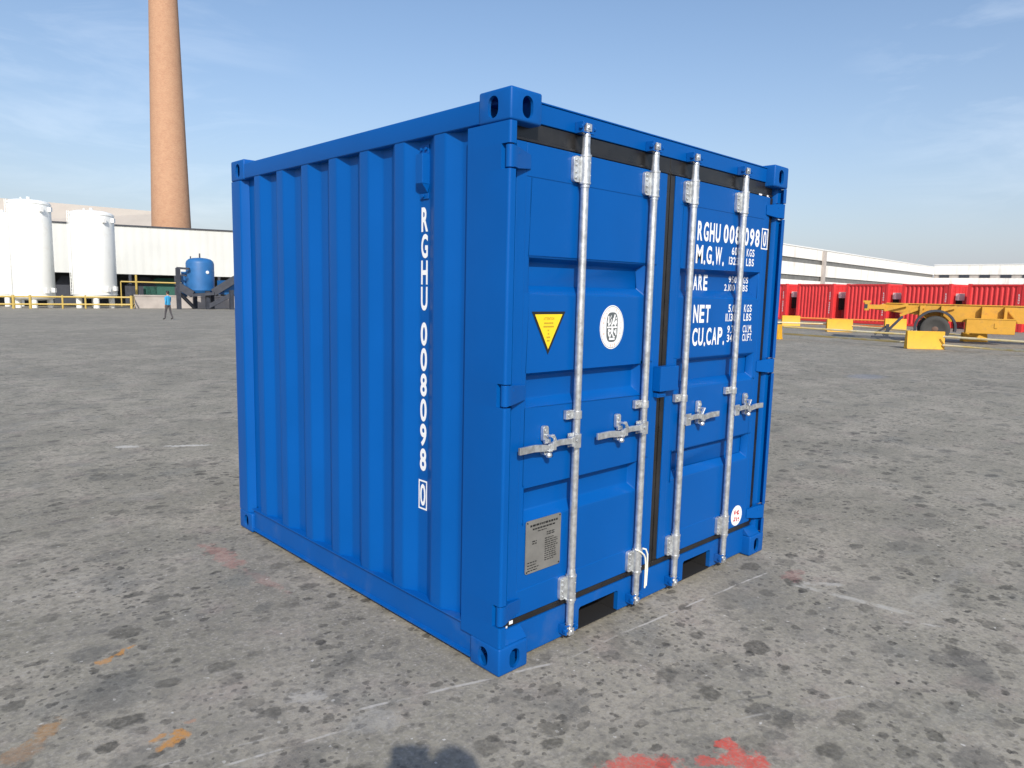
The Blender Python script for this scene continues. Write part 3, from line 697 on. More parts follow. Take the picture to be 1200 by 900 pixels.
# door markings
YT = YF+.001
mb = MB(); dm = lambda a, b: (a, YT if a < 2.0 else YF-.0008, b); hm = .096
word(mb, 'RGHU', 1.346, 1.803, .046, hm, .0115, dm, .03)
word(mb, '008', 1.598, 1.806, .048, hm, .013, dm, .03)
word(mb, '098', 1.816, 1.806, .048, hm, .013, dm, .03)
letter(mb, '0', 2.026, 1.812, .036, hm-.010, dm, .02)
for r in ((2.005,2.082,1.797,1.804),(2.005,2.082,1.906,1.913),(2.005,2.014,1.804,1.906),(2.073,2.082,1.804,1.906)):
    mb.add([dm(r[0],r[2]),dm(r[1],r[2]),dm(r[1],r[3]),dm(r[0],r[3])], [(0,1,2,3)])
word(mb, 'M.G.W.', 1.342, 1.690, .050, hm-.004, .010, dm, .03)
sm = .041
word(mb, '6000', 1.692, 1.749, .025, sm, .006, dm, .02); word(mb, '13230', 1.668, 1.697, .025, sm, .006, dm, .02)
word(mb, 'KGS', 1.852, 1.749, .025, sm, .006, dm, .02); word(mb, 'LBS', 1.852, 1.697, .025, sm, .006, dm, .02)
dr = lambda a, b: (a, YF+.041, b)
word(mb, 'TARE', 1.3465, 1.556, .039, .081, .0095, dr, .03)
word(mb, '950', 1.748, 1.602, .025, .036, .006, dr, .02); word(mb, '2.100', 1.705, 1.558, .025, .036, .006, dr, .02)
word(mb, 'KGS', 1.875, 1.602, .025, .036, .006, dr, .02); word(mb, 'LBS', 1.875, 1.558, .025, .036, .006, dr, .02)
word(mb, 'NET', 1.348, 1.390, .047, hm-.004, .010, dm, .03)
word(mb, '5.050', 1.692, 1.444, .025, sm, .006, dm, .02); word(mb, '11.130', 1.668, 1.395, .025, sm, .006, dm, .02)
word(mb, 'KGS', 1.862, 1.444, .025, sm, .006, dm, .02); word(mb, 'LBS', 1.862, 1.395, .025, sm, .006, dm, .02)
word(mb, 'CU.CAP.', 1.350, 1.272, .047, hm-.004, .009, dm, .03)
word(mb, '9.75', 1.694, 1.330, .025, sm, .006, dm, .02); word(mb, '345', 1.694, 1.282, .025, sm, .006, dm, .02)
word(mb, 'CU.M.', 1.862, 1.330, .022, sm, .005, dm, .02); word(mb, 'CU.FT.', 1.862, 1.282, .020, sm, .004, dm, .02)
mb.build('marking', M['white'], DR)

# stickers on the left leaf
def disc(mb, cx, cz, rx, rz, y, n=40): mb.add([(cx+rx*math.cos(2*math.pi*k/n), y, cz+rz*math.sin(2*math.pi*k/n)) for k in range(n)], [tuple(range(n))])
def slab(mb, poly, y0, y1): mb.prism(poly, lambda a,b,h: (a,h,b), y0, y1)
st = MB(); st.cur = 0
slab(st, [(.180,1.450),(.378,1.450),(.279,1.276)], YF+.0004, YF+.0014)
st.cur = 1; st.add([(.198,YF+.0000,1.439),(.360,YF+.0000,1.439),(.279,YF+.0000,1.298)], [(0,1,2)])
st.cur = 2
sy = YF-.0005
def centre(txt, cx, z, w, h, gap, bold=.01, mbx=st):
    tw = 0; tmpb = MB(); tw = word(tmpb, txt, 0, 0, w, h, gap, lambda a,b: (a,0,b), bold)-gap
    word(mbx, txt, cx-tw/2, z, w, h, gap, lambda a,b: (a, sy, b), bold)
centre('ATTENTION', .279, 1.416, .0055, .011, .0020, .02)
random.seed(3)
for z, wd in ((1.400,.055),(1.386,.062),(1.371,.012),(1.357,.010),(1.343,.022),(1.329,.016)):
    a = .279-wd/2
    while a < .279+wd/2-.003:
        ww = random.uniform(.0025,.004); st.add([(a,sy,z),(a+ww,sy,z),(a+ww,sy,z+.0065),(a,sy,z+.0065)], [(0,1,2,3)]); a += ww+.0018
st.build('warning_sticker', [M['decal_black'], M['decal_yellow'], M['decal_brown']], DL)

st = MB(); ex, ez = .690, 1.380
n = 48; st.prism([(ex+.084*math.cos(2*math.pi*k/n), ez+.097*math.sin(2*math.pi*k/n)) for k in range(n)], lambda a,b,h: (a,h,b), YF+.0004, YF+.0014)
st.cur = 1
ring = []
pl = [(.040*math.copysign(abs(math.cos(t))**.62, math.cos(t)), .066*math.copysign(abs(math.sin(t))**.62, math.sin(t))) for t in [2*math.pi*k/40 for k in range(40)]]
st.add([(ex+a, YF-.0000, ez+b) for a, b in pl], [tuple(range(40))])
for k in range(n):
    t0, t1 = 2*math.pi*k/n, 2*math.pi*(k+1)/n
    st.add([(ex+r*math.cos(t)*.84/.97, YF+.0001, ez+r*math.sin(t)) for r, t in ((.0925,t0),(.0925,t1),(.0905,t1),(.0905,t0))], [(0,1,2,3)])
# seated robed figure with scales and staff, in white strokes
st.cur = 0
def stroke(a, b, w, y=YF-.0006):
    ax, az = a; bx_, bz = b; L_ = math.hypot(bx_-ax, bz-az); nx, nz = -(bz-az)/L_*w/2, (bx_-ax)/L_*w/2
    st.add([(ex+ax+nx,y,ez+az+nz),(ex+ax-nx,y,ez+az-nz),(ex+bx_-nx,y,ez+bz-nz),(ex+bx_+nx,y,ez+bz+nz)], [(0,1,2,3)])
figure = (((-.027,.050),(-.024,.006),.008),((-.024,.008),(-.010,.020),.006),((-.010,.018),(-.008,.036),.005),((.012,.034),(.018,.056),.010),((.004,.018),(.012,.040),.013),((.012,.012),(.030,.030),.010),((.020,.004),(.032,.024),.007),((-.006,.006),(.008,.022),.010),((-.036,.000),(.036,.000),.007),((.002,-.004),(-.002,-.030),.014),((-.028,-.010),(-.010,-.018),.010),((-.026,-.018),(-.020,-.040),.009),((.026,-.008),(.028,-.036),.008),((.012,-.014),(.022,-.026),.008),((-.008,-.030),(-.016,-.046),.007),((.004,-.030),(.012,-.046),.008),((-.020,-.052),(.020,-.052),.009),((-.016,.038),(-.008,.052),.004),((.024,.036),(.030,.044),.006),((-.034,.020),(-.030,.034),.005),((.008,-.040),(.022,-.044),.005))
for i, s_ in enumerate(figure):
    stroke(s_[0], s_[1], s_[2], YF-.0006-.00003*i)
st.cur = 2
txt = 'BUREAU VERITAS'
for k, ch in enumerate(txt):
    t = R(200-220*k/(len(txt)-1)); c_, s_ = math.cos(t), math.sin(t)
    cx, cz = ex+.066*c_*.93, ez+.082*s_
    letter(st, ch, -.0045, -.006, .009, .012, lambda a,b: (cx+a*s_+b*c_, YF-.0003, cz-a*c_+b*s_), .01)
for k, ch in enumerate('1828'):
    t = R(250+40*k/3); c_, s_ = math.cos(t), math.sin(t); cx, cz = ex+.066*c_*.93, ez+.082*s_
    letter(st, ch, -.0045, -.006, .009, .012, lambda a,b: (cx-a*s_-b*c_, YF-.0003, cz+a*c_-b*s_), .01)
st.build('round_emblem_sticker', [M['white'], M['decal_grey'], M['decal_pink']], DL)

# data plate
st = MB(); slab(st, rounded([(.176,.368),(.388,.368),(.388,.594),(.176,.594)], .010, 3, True), YF-.0035, YF-.0005)
st.cur = 1; yy = YF-.0039
def lines(x0, x1, z, h=.006, fill=.8):
    a = x0
    while a < x1:
        ww = min(random.uniform(.006,.018), x1-a); st.add([(a,yy,z),(a+ww,yy,z),(a+ww,yy,z+h),(a,yy,z+h)], [(0,1,2,3)]); a += ww+.0035
lines(.200,.366,.566,.009); lines(.215,.350,.551,.007); lines(.245,.300,.540,.004)
for z in (.500,.490): lines(.214,.240,z,.005)
for z in (.523,.514): lines(.300,.350,z,.005)
z = .498
while z > .395: lines(.290, .290+random.uniform(.05,.085), z, .0045); z -= .0095
for z in (.412,.400,.388,.377): lines(.188,.188+random.uniform(.05,.075), z, .0045)
for bx_, bz in ((.184,.586),(.380,.586),(.184,.376),(.380,.376)): st.cyl((bx_,YF-.0055,bz),(bx_,YF-.0035,bz),.0035,n=8)
st.build('data_plate', [M['plate'], M['decal_black']], DL)

# round red-print sticker on the right leaf
st = MB(); cx, cz = 1.925, .262; st.prism([(cx+.062*math.cos(2*math.pi*k/n), cz+.060*math.sin(2*math.pi*k/n)) for k in range(n)], lambda a,b,h: (a,h,b), YF-.0010, YF-.0002)
st.cur = 1; yy = YF-.0014
for (a, b, w_, h_) in ((-.030,.012,.018,.024),(-.006,.014,.022,.012),(.004,.004,.026,.010),(.008,.020,.016,.012),(-.034,-.030,.020,.012),(-.024,-.016,.014,.012),(-.004,-.034,.012,.026),(.014,-.024,.020,.010),(.018,-.036,.010,.008)):
    st.add([(cx+a,yy,cz+b),(cx+a+w_,yy,cz+b-.002),(cx+a+w_*.8,yy,cz+b+h_),(cx+a+.002,yy,cz+b+h_*.8)], [(0,1,2,3)])
st.build('round_sticker', [M['white'], M['decal_red']], DR)

# white cable tie looped round the second rod
x = .921; pts = []
for k in range(26):
    t = k/25*2*math.pi; pts.append((x+.020+.026*math.sin(t)+.012*math.sin(2*t), -.012+.006*math.cos(t), .235+.075*math.cos(t)+(.012 if k < 8 else 0)))
tie = MB(); tie.tube([(x-.030,.010,.316),(x-.022,-.004,.312),(x-.004,-.010,.300),(x+.018,-.010,.282),(x+.030,-.010,.262),(x+.036,-.010,.230),(x+.036,-.010,.150)], .0042, 8); tie.tube([(x+.018,.000,.312),(x+.034,-.008,.306),(x+.046,-.010,.280),(x+.050,-.010,.20),(x+.046,-.010,.120),(x+.036,-.010,.112),(x+.036,-.010,.150)], .0042, 8)
tag(tie.build('cable_tie', M['tie'], smooth=True), 'white plastic cable tie looped round the foot of the second lock rod', 'cable tie')

# ------------------------------------------------------------------ left background: workshop, tanks, chimney
def wallpt(u): return pt(u, horizon(u), 1/(.0119-4.9e-6*(u-62)))
A = wallpt(-420); B = wallpt(620); A.z = B.z = 0
wd = (B-A); WL = wd.length; wd.normalize(); wnrm = Vector((wd.y, -wd.x, 0))          # towards the yard
if wnrm.dot(CAM-A) < 0: wnrm = -wnrm
wang = math.atan2(wd.y, wd.x)
clad_w = cladding('white ribbed cladding', (0.60, 0.61, 0.585), .9, (1,0,0), (0.50,0.47,0.42), .35, .10)
EAVE, SOF = pt(167, 265.8, 1/(.0119-4.9e-6*105)).z, pt(200, 322.7, 1/(.0119-4.9e-6*138)).z; LOW = -2.6
shop = empty('workshop_building', A, wang, 'long low white clad workshop with an open dark ground floor, behind the white tanks', 'building')
# local frame: x along wall, y away from the yard
s = 1 if Vector((-wd.y, wd.x, 0)).dot(wnrm) < 0 else -1
mb = MB(); mb.box(0,WL,0,s*.25,SOF,EAVE) if s > 0 else mb.box(0,WL,-.25,0,SOF,EAVE)
def Y(a, b): return (min(s*a,s*b), max(s*a,s*b))
y0,y1 = Y(0,.25); mb = MB(); mb.box(0,WL,y0,y1,SOF,EAVE); mb.build('wall', clad_w, shop)
mb = MB(); y0,y1 = Y(-.18,.0); mb.box(0,WL,y0,y1,EAVE,EAVE+.13); mb.build('gutter', M['steel_dark'], shop)
mb = MB(); mb.add([(0,s*-.02,EAVE+.13),(WL,s*-.02,EAVE+.13),(WL,s*14,EAVE+.75),(0,s*14,EAVE+.75),(0,s*-.02,EAVE+.02),(WL,s*-.02,EAVE+.02),(WL,s*14,EAVE+.6),(0,s*14,EAVE+.6)], [(0,1,2,3),(4,5,6,7),(0,1,5,4),(2,3,7,6),(1,2,6,5),(0,3,7,4)])
mb.build('roof', M['box_white'], shop)
mb = MB(); y0,y1 = Y(6,6.2); mb.box(0,WL,y0,y1,LOW,EAVE); y0,y1 = Y(0.3,6); mb.box(0,.2,y0,y1,LOW,EAVE); mb.box(WL-.2,WL,y0,y1,LOW,EAVE); mb.build('back_wall', M['dark_room'], shop)
for k in range(int(WL/5)):
    mb = MB(); y0,y1 = Y(.02,.24); mb.box(2+k*5,2.3+k*5,y0,y1,LOW,SOF-.002); mb.build('column', M['steel_dark'], shop)
def on_wall(u, off):             # point on the wall line at photo column u, `off` metres towards the yard
    P = wallpt(u)+wnrm*off; P.z = gz(P.x, P.y); return P
# machines inside the open ground floor
for i, (u, wdt, h, kind, lab) in enumerate(((193,5.0,3.5,'teal','dark green sheeted machine under the white workshop wall, left of the blue tank'),(164,3.6,3.6,'steel_dark','dark steel machine in the open workshop floor just right of the white tanks'),(75,2.8,3.6,'steel_dark','dark machine seen between the two tall white tanks'))):
    P = on_wall(u, -2.0); e = empty('machine', P, wang, lab, 'machine')
    mb = MB(); y0,y1 = Y(0,1.2); mb.box(-wdt/2,wdt/2,y0,y1,.25,h*.7); mb.build('body', M[kind], e, bevel=.04)
    mb = MB(); mb.add([(-wdt/2+.1,s*.1,h*.7+.002),(wdt/2-.1,s*.1,h*.7+.002),(wdt/2-.1,s*1.1,h*.7+.002),(-wdt/2+.1,s*1.1,h*.7+.002),(-wdt/5,s*.3,h),(wdt/4,s*.3,h),(wdt/4,s*.9,h),(-wdt/5,s*.9,h)], [(0,1,2,3),(4,5,6,7),(0,1,5,4),(1,2,6,5),(2,3,7,6),(3,0,4,7)]); mb.build('hood', M[kind], e)
    for xx in (-wdt/2+.1, wdt/2-.2):
        mb = MB(); y0,y1 = Y(.1,.25); mb.box(xx,xx+.12,y0,y1,0,.248); mb.build('leg', M['steel_dark'], e)
# horizontal pipe run under the cladding
mb = MB(); P0, P1 = on_wall(142,.5), on_wall(214,.5)
mb.tube([P0+Vector((0,0,2.95)), P1+Vector((0,0,2.85))], .09, 8); mb.tube([P0+Vector((0,0,2.95)),P0], .07, 8); mb.tube([P1+Vector((0,0,2.85)),P1], .07, 8); mb.tube([on_wall(160,.5)+Vector((0,0,3.8)),on_wall(160,.5)],.13,8)
tag(mb.build('pipe_run', M['railing'], smooth=True), 'thin pipe run on posts in front of the open workshop floor', 'pipe')

# low rendered wall
P0, P1 = gp(157,74), gp(330,82); P0.z = P1.z = -1.35; HT = pt(175,347.2,75).z+1.35
d_ = (P1-P0).normalized(); nn = Vector((-d_.y,d_.x,0)); mb = MB()
if nn.dot(P0-CAM) < 0: nn = -nn
def wallbox(mb, a, b, t0, t1, z0, z1):
    q = [a+nn*t0, b+nn*t0, b+nn*t1, a+nn*t1]
    mb.add([p+Vector((0,0,z0)) for p in q]+[p+Vector((0,0,z1)) for p in q], [(3,2,1,0),(4,5,6,7),(0,1,5,4),(1,2,6,5),(2,3,7,6),(3,0,4,7)])
lw = empty('low_wall', (0,0,0), 0, 'low pale rendered wall between the yellow railing and the blue tank', 'wall')
wallbox(mb, P0, P1, 0, .4, -.6, HT); mb.build('wall_body', M['concrete'], lw)
mb = MB(); wallbox(mb, P0-d_*.05, P1, -.06, .46, HT+.002, HT+.14); mb.build('coping', M['concrete'], lw)

# tanks
def white_tank(uc, wpx, vtop, vbot, depth, label):
    base = gp(uc, depth); k = 1/FPX*depth; r = wpx/2*k*.86; ztop = pt(uc, vtop, depth).z-base.z; z0 = pt(uc, vbot, depth).z-base.z
    e = empty('storage_tank', base, 0, label, 'tank', 'white cylindrical storage tanks')
    rise = r*.22
    prof = [(r*.30,z0-.18),(r*.8,z0-.07),(r*.97,z0+.08),(r,z0+.25),(r,ztop-rise),(r*.985,ztop-rise*.72),(r*.9,ztop-rise*.42),(r*.7,ztop-rise*.17),(r*.4,ztop-.05),(.02,ztop)]
    mb = MB(); mb.lathe((0,0,0), prof, 56); mb.build('shell', M['tank_white'], e, smooth=True, angle=35)
    for zz in (z0+.28, ztop-rise-.04):
        mb = MB(); mb.lathe((0,0,zz), [(r+.006,-.05),(r+.05,-.03),(r+.05,.03),(r+.006,.05)], 56); mb.build('band', M['tank_white'], e, smooth=True)
    for a in range(4):
        t = R(35+90*a)+YAW; c_, s_ = math.cos(t), math.sin(t); mb = MB(); mb.cyl((c_*r*.72,s_*r*.72,-.2),(c_*r*.72,s_*r*.72,z0+.02),.28,n=16); mb.build('leg', M['tank_white'], e, smooth=True, angle=35)
    tocam = Vector((CAM.x-base.x, CAM.y-base.y, 0)).normalized(); side_ = Vector((-tocam.y, tocam.x, 0))
    for off, zz in ((.50,ztop-rise-.6),(.88,ztop-rise-.5),(.55,z0+.8),(.86,z0+.9)):
        dn = (tocam*math.cos(math.asin(off))+side_*off); mb = MB(); q = dn*(r-.02)+Vector((0,0,zz)); mb.box(-.16,.16,-.16,.16,-.22,.22, Matrix.Translation(q+dn*.14) @ Matrix.Rotation(math.atan2(dn.y,dn.x),4,'Z')); mb.build('lug', M['box_white'], e)
    mb = MB(); dn = tocam*.35+side_*-.93; dn.normalize(); q = dn*(r+.16); tg = Vector((-dn.y, dn.x, 0))
    for dd in (-.2,.2): mb.tube([q+tg*dd+Vector((0,0,z0+.2)), q+tg*dd+Vector((0,0,ztop-rise*.4))], .03, 6)
    zz = z0+.5
    while zz < ztop-rise: mb.tube([q-tg*.2+Vector((0,0,zz)), q+tg*.2+Vector((0,0,zz))], .02, 6); zz += .35
    mb.build('ladder', M['tank_white'], e)
    mb = MB(); mb.cyl((0,0,ztop-.04),(0,0,ztop+.26),.17,n=14); mb.build('top_valve', M['box_white'], e, smooth=True, angle=35)
    mb = MB(); mb.cyl((-.6,.2,ztop-.3),(-.6,.2,ztop+.20),.08,n=10); mb.build('top_valve', M['box_white'], e, smooth=True, angle=35)
    return e
white_tank(111, 53, 247, 348, 74.0, 'tall white storage tank nearest the brick chimney, right one of the three')
white_tank(39, 50, 234, 350, 73.0, 'tallest white storage tank, standing in the middle of the three')
white_tank(8, 42, 249, 347, 81.0, 'white storage tank half hidden at the left edge behind the tallest tank')

# yellow railing
RB = gp(60,70); rl = empty('yellow_railing', RB, 0, 'yellow two-bar railing with posts round the feet of the white tanks', 'railing')
def rp_(u, d, z): q = gp(u, d)-RB; return Vector((q.x, q.y, q.z+z))
pl = [(-60,68),(14,69),(34,69.3),(72,70),(99,70.5),(153,71.5)]
for u, d in pl+[(157,76)]:
    mb = MB(); mb.cyl(rp_(u,d,-.1), rp_(u,d,1.30), .13 if u in (14,34,153) else .085, n=10); mb.build('post', M['railing'], rl, smooth=True, angle=35)
for z in (1.14,.42):
    mb = MB(); mb.tube([rp_(u,d,z) for u, d in pl]+[rp_(157,76,z)], .085, 8); mb.build('rail', M['railing'], rl, smooth=True)

# blue tank on its dark rack
TDp = 73.0; tb = gp(235, TDp); k = TDp/FPX; r = 15.2*k; zt = pt(235,302,TDp).z-tb.z; zb = pt(235,342,TDp).z-tb.z
e = empty('process_tank', tb, 0, 'small blue domed tank on a dark steel rack beside the container', 'tank')
mb = MB(); mb.lathe((0,0,0), [(r*.3,zb-.22),(r*.85,zb-.12),(r,zb+.16),(r,zt-r*.45),(r*.95,zt-r*.28),(r*.78,zt-r*.12),(r*.45,zt-.05),(.03,zt)], 40); mb.build('shell', M['tank_blue'], e, smooth=True, angle=35)
mb = MB(); mb.cyl((0,0,zt-.05),(0,0,zt+.42),.07,n=10); mb.build('pipe_stub', M['steel_dark'], e)
mb = MB(); mb.cyl((-.9,0,zt-.4),(-.9,0,zt+.10),.06,n=8); mb.build('pipe_stub', M['steel_dark'], e)
tocam = Vector((CAM.x-tb.x, CAM.y-tb.y, 0)).normalized(); side_ = Vector((-tocam.y, tocam.x, 0)); dn = (tocam*.85+side_*.5).normalized()
mb = MB(); mb.lathe(dn*(r-.01)+Vector((0,0,zb+1.95)), [(.17,0),(.17,.05),(.12,.09)], 16, dn); mb.build('gauge', M['white'], e)
rk = empty('steel_rack', tb, 0, 'dark steel rack with sloping braces that carries the small blue tank', 'rack')
def rk_(u, v, off=0): return pt(u, v, TDp+off)-tb
def post(u, vt, off, w=.36, name='post'):
    a = gp(u, TDp+off)-tb; b_ = rk_(u, vt, off); b_.x, b_.y = a.x, a.y; a.z -= .1; mb = MB(); mb.bar(a, b_, w, w); mb.build(name, M['steel_dark'], rk)
for u, vt, off in ((209,314,-1.6),(243,341,-1.1),(248,341,1.8),(228,344,2.3),(271,340,-1.1),(290,330,1.4)): post(u, vt, off)
def beam(a, b_, w=.12, h=.22): mb = MB(); mb.bar(a, b_, w*1.7, h*1.7); mb.build('beam', M['steel_dark'], rk)
beam(rk_(207,314,-1.6), rk_(222,315,-1.6), .10,.12); beam(rk_(207,322,-1.6), rk_(219,323,-1.6),.08,.08)
beam(rk_(208,334,-1.6), rk_(226,345,-1.4), .15,.40); beam(rk_(226,346,-1.4), rk_(252,344,-1.3), .3,.16); beam(rk_(250,343,-1.3), rk_(276,327,-1.1), .15,.42); beam(rk_(222,342,2.1), rk_(300,343,1.8),.2,.2)
beam(rk_(243,360,-1.1), rk_(272,345,-1.1), .1,.25); beam(rk_(210,343,-1.6), rk_(228,361,.3), .1,.18); beam(rk_(276,327,-1.1), rk_(310,331,-1.1),.15,.3)
mb = MB(); q = rk_(276,336,.7); mb.box(q.x-1.5,q.x+1.5,q.y-.9,q.y+.9,q.z-.8,q.z+.6); mb.build('blue_cabinet', M['tank_blue'], rk)
mb = MB(); q = rk_(216,336,-.5); mb.cyl((q.x,q.y,q.z-1.),(q.x,q.y,q.z+1.5),.27,n=14); mb.build('filter_tube', M['tank_blue'], rk, smooth=True, angle=35)

# chimney: brick courses as a real texture on a tapered shaft
def brick_mat():
    m = bpy.data.materials.new('chimney brick'); m.use_nodes = True; n, l = m.node_tree.nodes, m.node_tree.links; b = n['Principled BSDF']; b.inputs['Roughness'].default_value = .9
    t = n.new('ShaderNodeTexCoord'); sp = n.new('ShaderNodeSeparateXYZ'); l.new(t.outputs['Object'], sp.inputs[0])
    at = n.new('ShaderNodeMath'); at.operation = 'ARCTAN2'; l.new(sp.outputs[1], at.inputs[0]); l.new(sp.outputs[0], at.inputs[1])
    ml = n.new('ShaderNodeMath'); ml.operation = 'MULTIPLY'; ml.inputs[1].default_value = 2.6; l.new(at.outputs[0], ml.inputs[0])
    cb = n.new('ShaderNodeCombineXYZ'); l.new(ml.outputs[0], cb.inputs[0]); l.new(sp.outputs[2], cb.inputs[1])
    br = n.new('ShaderNodeTexBrick'); br.inputs['Scale'].default_value = 1; br.inputs['Brick Width'].default_value = .25; br.inputs['Row Height'].default_value = .075; br.inputs['Mortar Size'].default_value = .008
    br.inputs['Color1'].default_value = (.47,.25,.145,1); br.inputs['Color2'].default_value = (.36,.175,.10,1); br.inputs['Mortar'].default_value = (.48,.33,.22,1); l.new(cb.outputs[0], br.inputs['Vector'])
    nz = n.new('ShaderNodeTexNoise'); nz.inputs['Scale'].default_value = 1.1; nz.inputs['Detail'].default_value = 8; nz.inputs['Roughness'].default_value = .75; l.new(t.outputs['Object'], nz.inputs['Vector'])
    mr = n.new('ShaderNodeMapRange'); mr.inputs['From Min'].default_value = .35; mr.inputs['From Max'].default_value = .7; mr.inputs['To Min'].default_value = 0; mr.inputs['To Max'].default_value = .5; l.new(nz.outputs['Fac'], mr.inputs['Value'])
    mx = n.new('ShaderNodeMix'); mx.data_type = 'RGBA'; l.new(mr.outputs[0], mx.inputs['Factor']); l.new(br.outputs['Color'], mx.inputs[6]); mx.inputs[7].default_value = (.54,.34,.21,1); l.new(mx.outputs[2], b.inputs['Base Color']); return m
CD = 112.0; cb_ = gp(203.5, CD); CZ = cb_.z; kk = CD/FPX
ch = empty('brick_chimney', cb_, 0, 'very tall tapering brick chimney rising behind the white workshop', 'chimney')
z1_ = pt(202.5,265,CD).z-CZ; z2_ = pt(194.5,0,CD).z-CZ; ra, rb = 20.7*kk, 14.7*kk; sl = (rb-ra)/(z2_-z1_)
prof = [(ra-sl*z1_+.25,0),(ra-sl*z1_+.25,1.2),(ra-sl*(z1_-1.2),1.25)]+[(ra+sl*(z-z1_), z) for z in (z1_, (z1_+z2_)/2, z2_, 62)]
mb = MB(); mb.lathe((0,0,0), prof, 64); mb.build('shaft', brick_mat(), ch, smooth=True, angle=40)
rt = ra+sl*(62-z1_)
mb = MB(); mb.lathe((0,0,62.01), [(rt+.15,0),(rt+.35,.5),(rt+.35,1.3),(rt+.1,1.5),(rt-.3,1.5)], 48); mb.build('crown', M['concrete'], ch, smooth=True, angle=40)

# far pinkish shed behind the workshop
pink = cladding('faded pink roof sheet', (0.47, 0.425, 0.37), 1.4, (1,0,0), (0.45,0.36,0.31), .4, .08)
def far_block(name, u0, v0, d0, u1, v1, d1, thick, m, label, cat):
    a, b_ = pt(u0,v0,d0), pt(u1,v1,d1); za, zb2 = a.z, b_.z; a.z = b_.z = 0
    d_ = (b_-a); Lb = d_.length; d_.normalize(); ang = math.atan2(d_.y,d_.x)
    e = empty(name, a, ang, label, cat)
    sgn = 1 if Vector((-d_.y,d_.x,0)).dot(a-CAM) > 0 else -1
    return e, Lb, za, zb2, sgn
e, Lb, za, zb2, sg = far_block('pitched_shed', -420, 200.5, 122, 168, 246, 128, 20, pink, 'large faded pink pitched roof rising beyond the white workshop, left of the chimney', 'building')
za = pt(-420, 200.5, 134).z; zb2 = pt(203, 248.5, 140).z
mb = MB()
mb.add([(0,0,7.5),(Lb,0,7.5),(Lb,sg*14,zb2),(0,sg*14,za)], [(0,1,2,3)])
mb.add([(0,sg*28,7.5),(Lb,sg*28,7.5),(Lb,sg*14.0,zb2),(0,sg*14.0,za)], [(0,1,2,3)]); mb.build('roof', pink, e)
mb = MB(); ya, yb = sorted((sg*.1, sg*27.9)); mb.box(.05,Lb-.05,ya,yb,-3,7.49)
mb.add([(Lb-.05,sg*.1,7.5),(Lb-.05,sg*27.9,7.5),(Lb-.05,sg*14,zb2-.1)], [(0,1,2)]); mb.build('wall', M['box_white'], e)

# ------------------------------------------------------------------ right background
# long two-storey factory in two wings
fac_m = cladding('white factory cladding', (0.82, 0.81, 0.77), 1.2, (1,0,0), (0.42,0.27,0.18), .55, .06)
win_m = mat('dusty strip glazing', (0.15, 0.148, 0.14), 0.45, var=0.25, vscale=1.0)
def wing(u0, vt0, d0, u1, vt1, d1, strips, label, mull, piers=()):
    e, Lb, za, zb2, sg = far_block('factory_wing', u0, vt0, d0, u1, vt1, d1, 20, fac_m, label, 'building')
    zt = (za+zb2)/2
    def slab_(x0,x1,a0,a1,z0,z1,m,name):
        mb = MB(); ya, yb = sorted((sg*a0, sg*a1)); mb.box(x0,x1,ya,yb,z0,z1); return mb.build(name, m, e)
    edges = [0]
    for z0, z1 in sorted(strips): edges += [z0, z1]
    edges.append(zt)
    mb = MB()
    for i in range(0, len(edges), 2):
        ya, yb = sorted((0, sg*20)); mb.box(0,Lb,ya,yb,edges[i],edges[i+1])
    mb.build('wall', fac_m, e)
    for z0, z1 in strips:
        slab_(0,Lb,.25,19.8,z0,z1,win_m if mull is None else M['concrete'],'window_strip')
        if mull:
            x = mull[0]
            while x < Lb: slab_(x,min(x+mull[1],Lb),.05,.249,z0+.1,z1-.1,M['steel_dark'],'window'); x += mull[2]
    for x in piers: slab_(x,x+1.3,-.5,-.002,0,zt-.15,M['concrete'],'pier')
    slab_(-.1,Lb+.1,-.12,.3,zt+.002,zt+.22,M['box_white'],'parapet')
    return e
wing(700, 252, 97, 1095, 314, 219, ((8.75,9.70),(5.30,6.30)), 'white factory wing receding to the right, with long dusty window strips above the red containers', None, ((pt(963,horizon(963),1/(.010309-1.4539e-5*263))-pt(700,horizon(700),97)).length,))
wing(1095, 314, 219.5, 1500, 303.5, 170, ((8.75,9.75),), 'far white factory wing with small grouped windows, above the yellow trailer', (1.5,2.6,5.2))

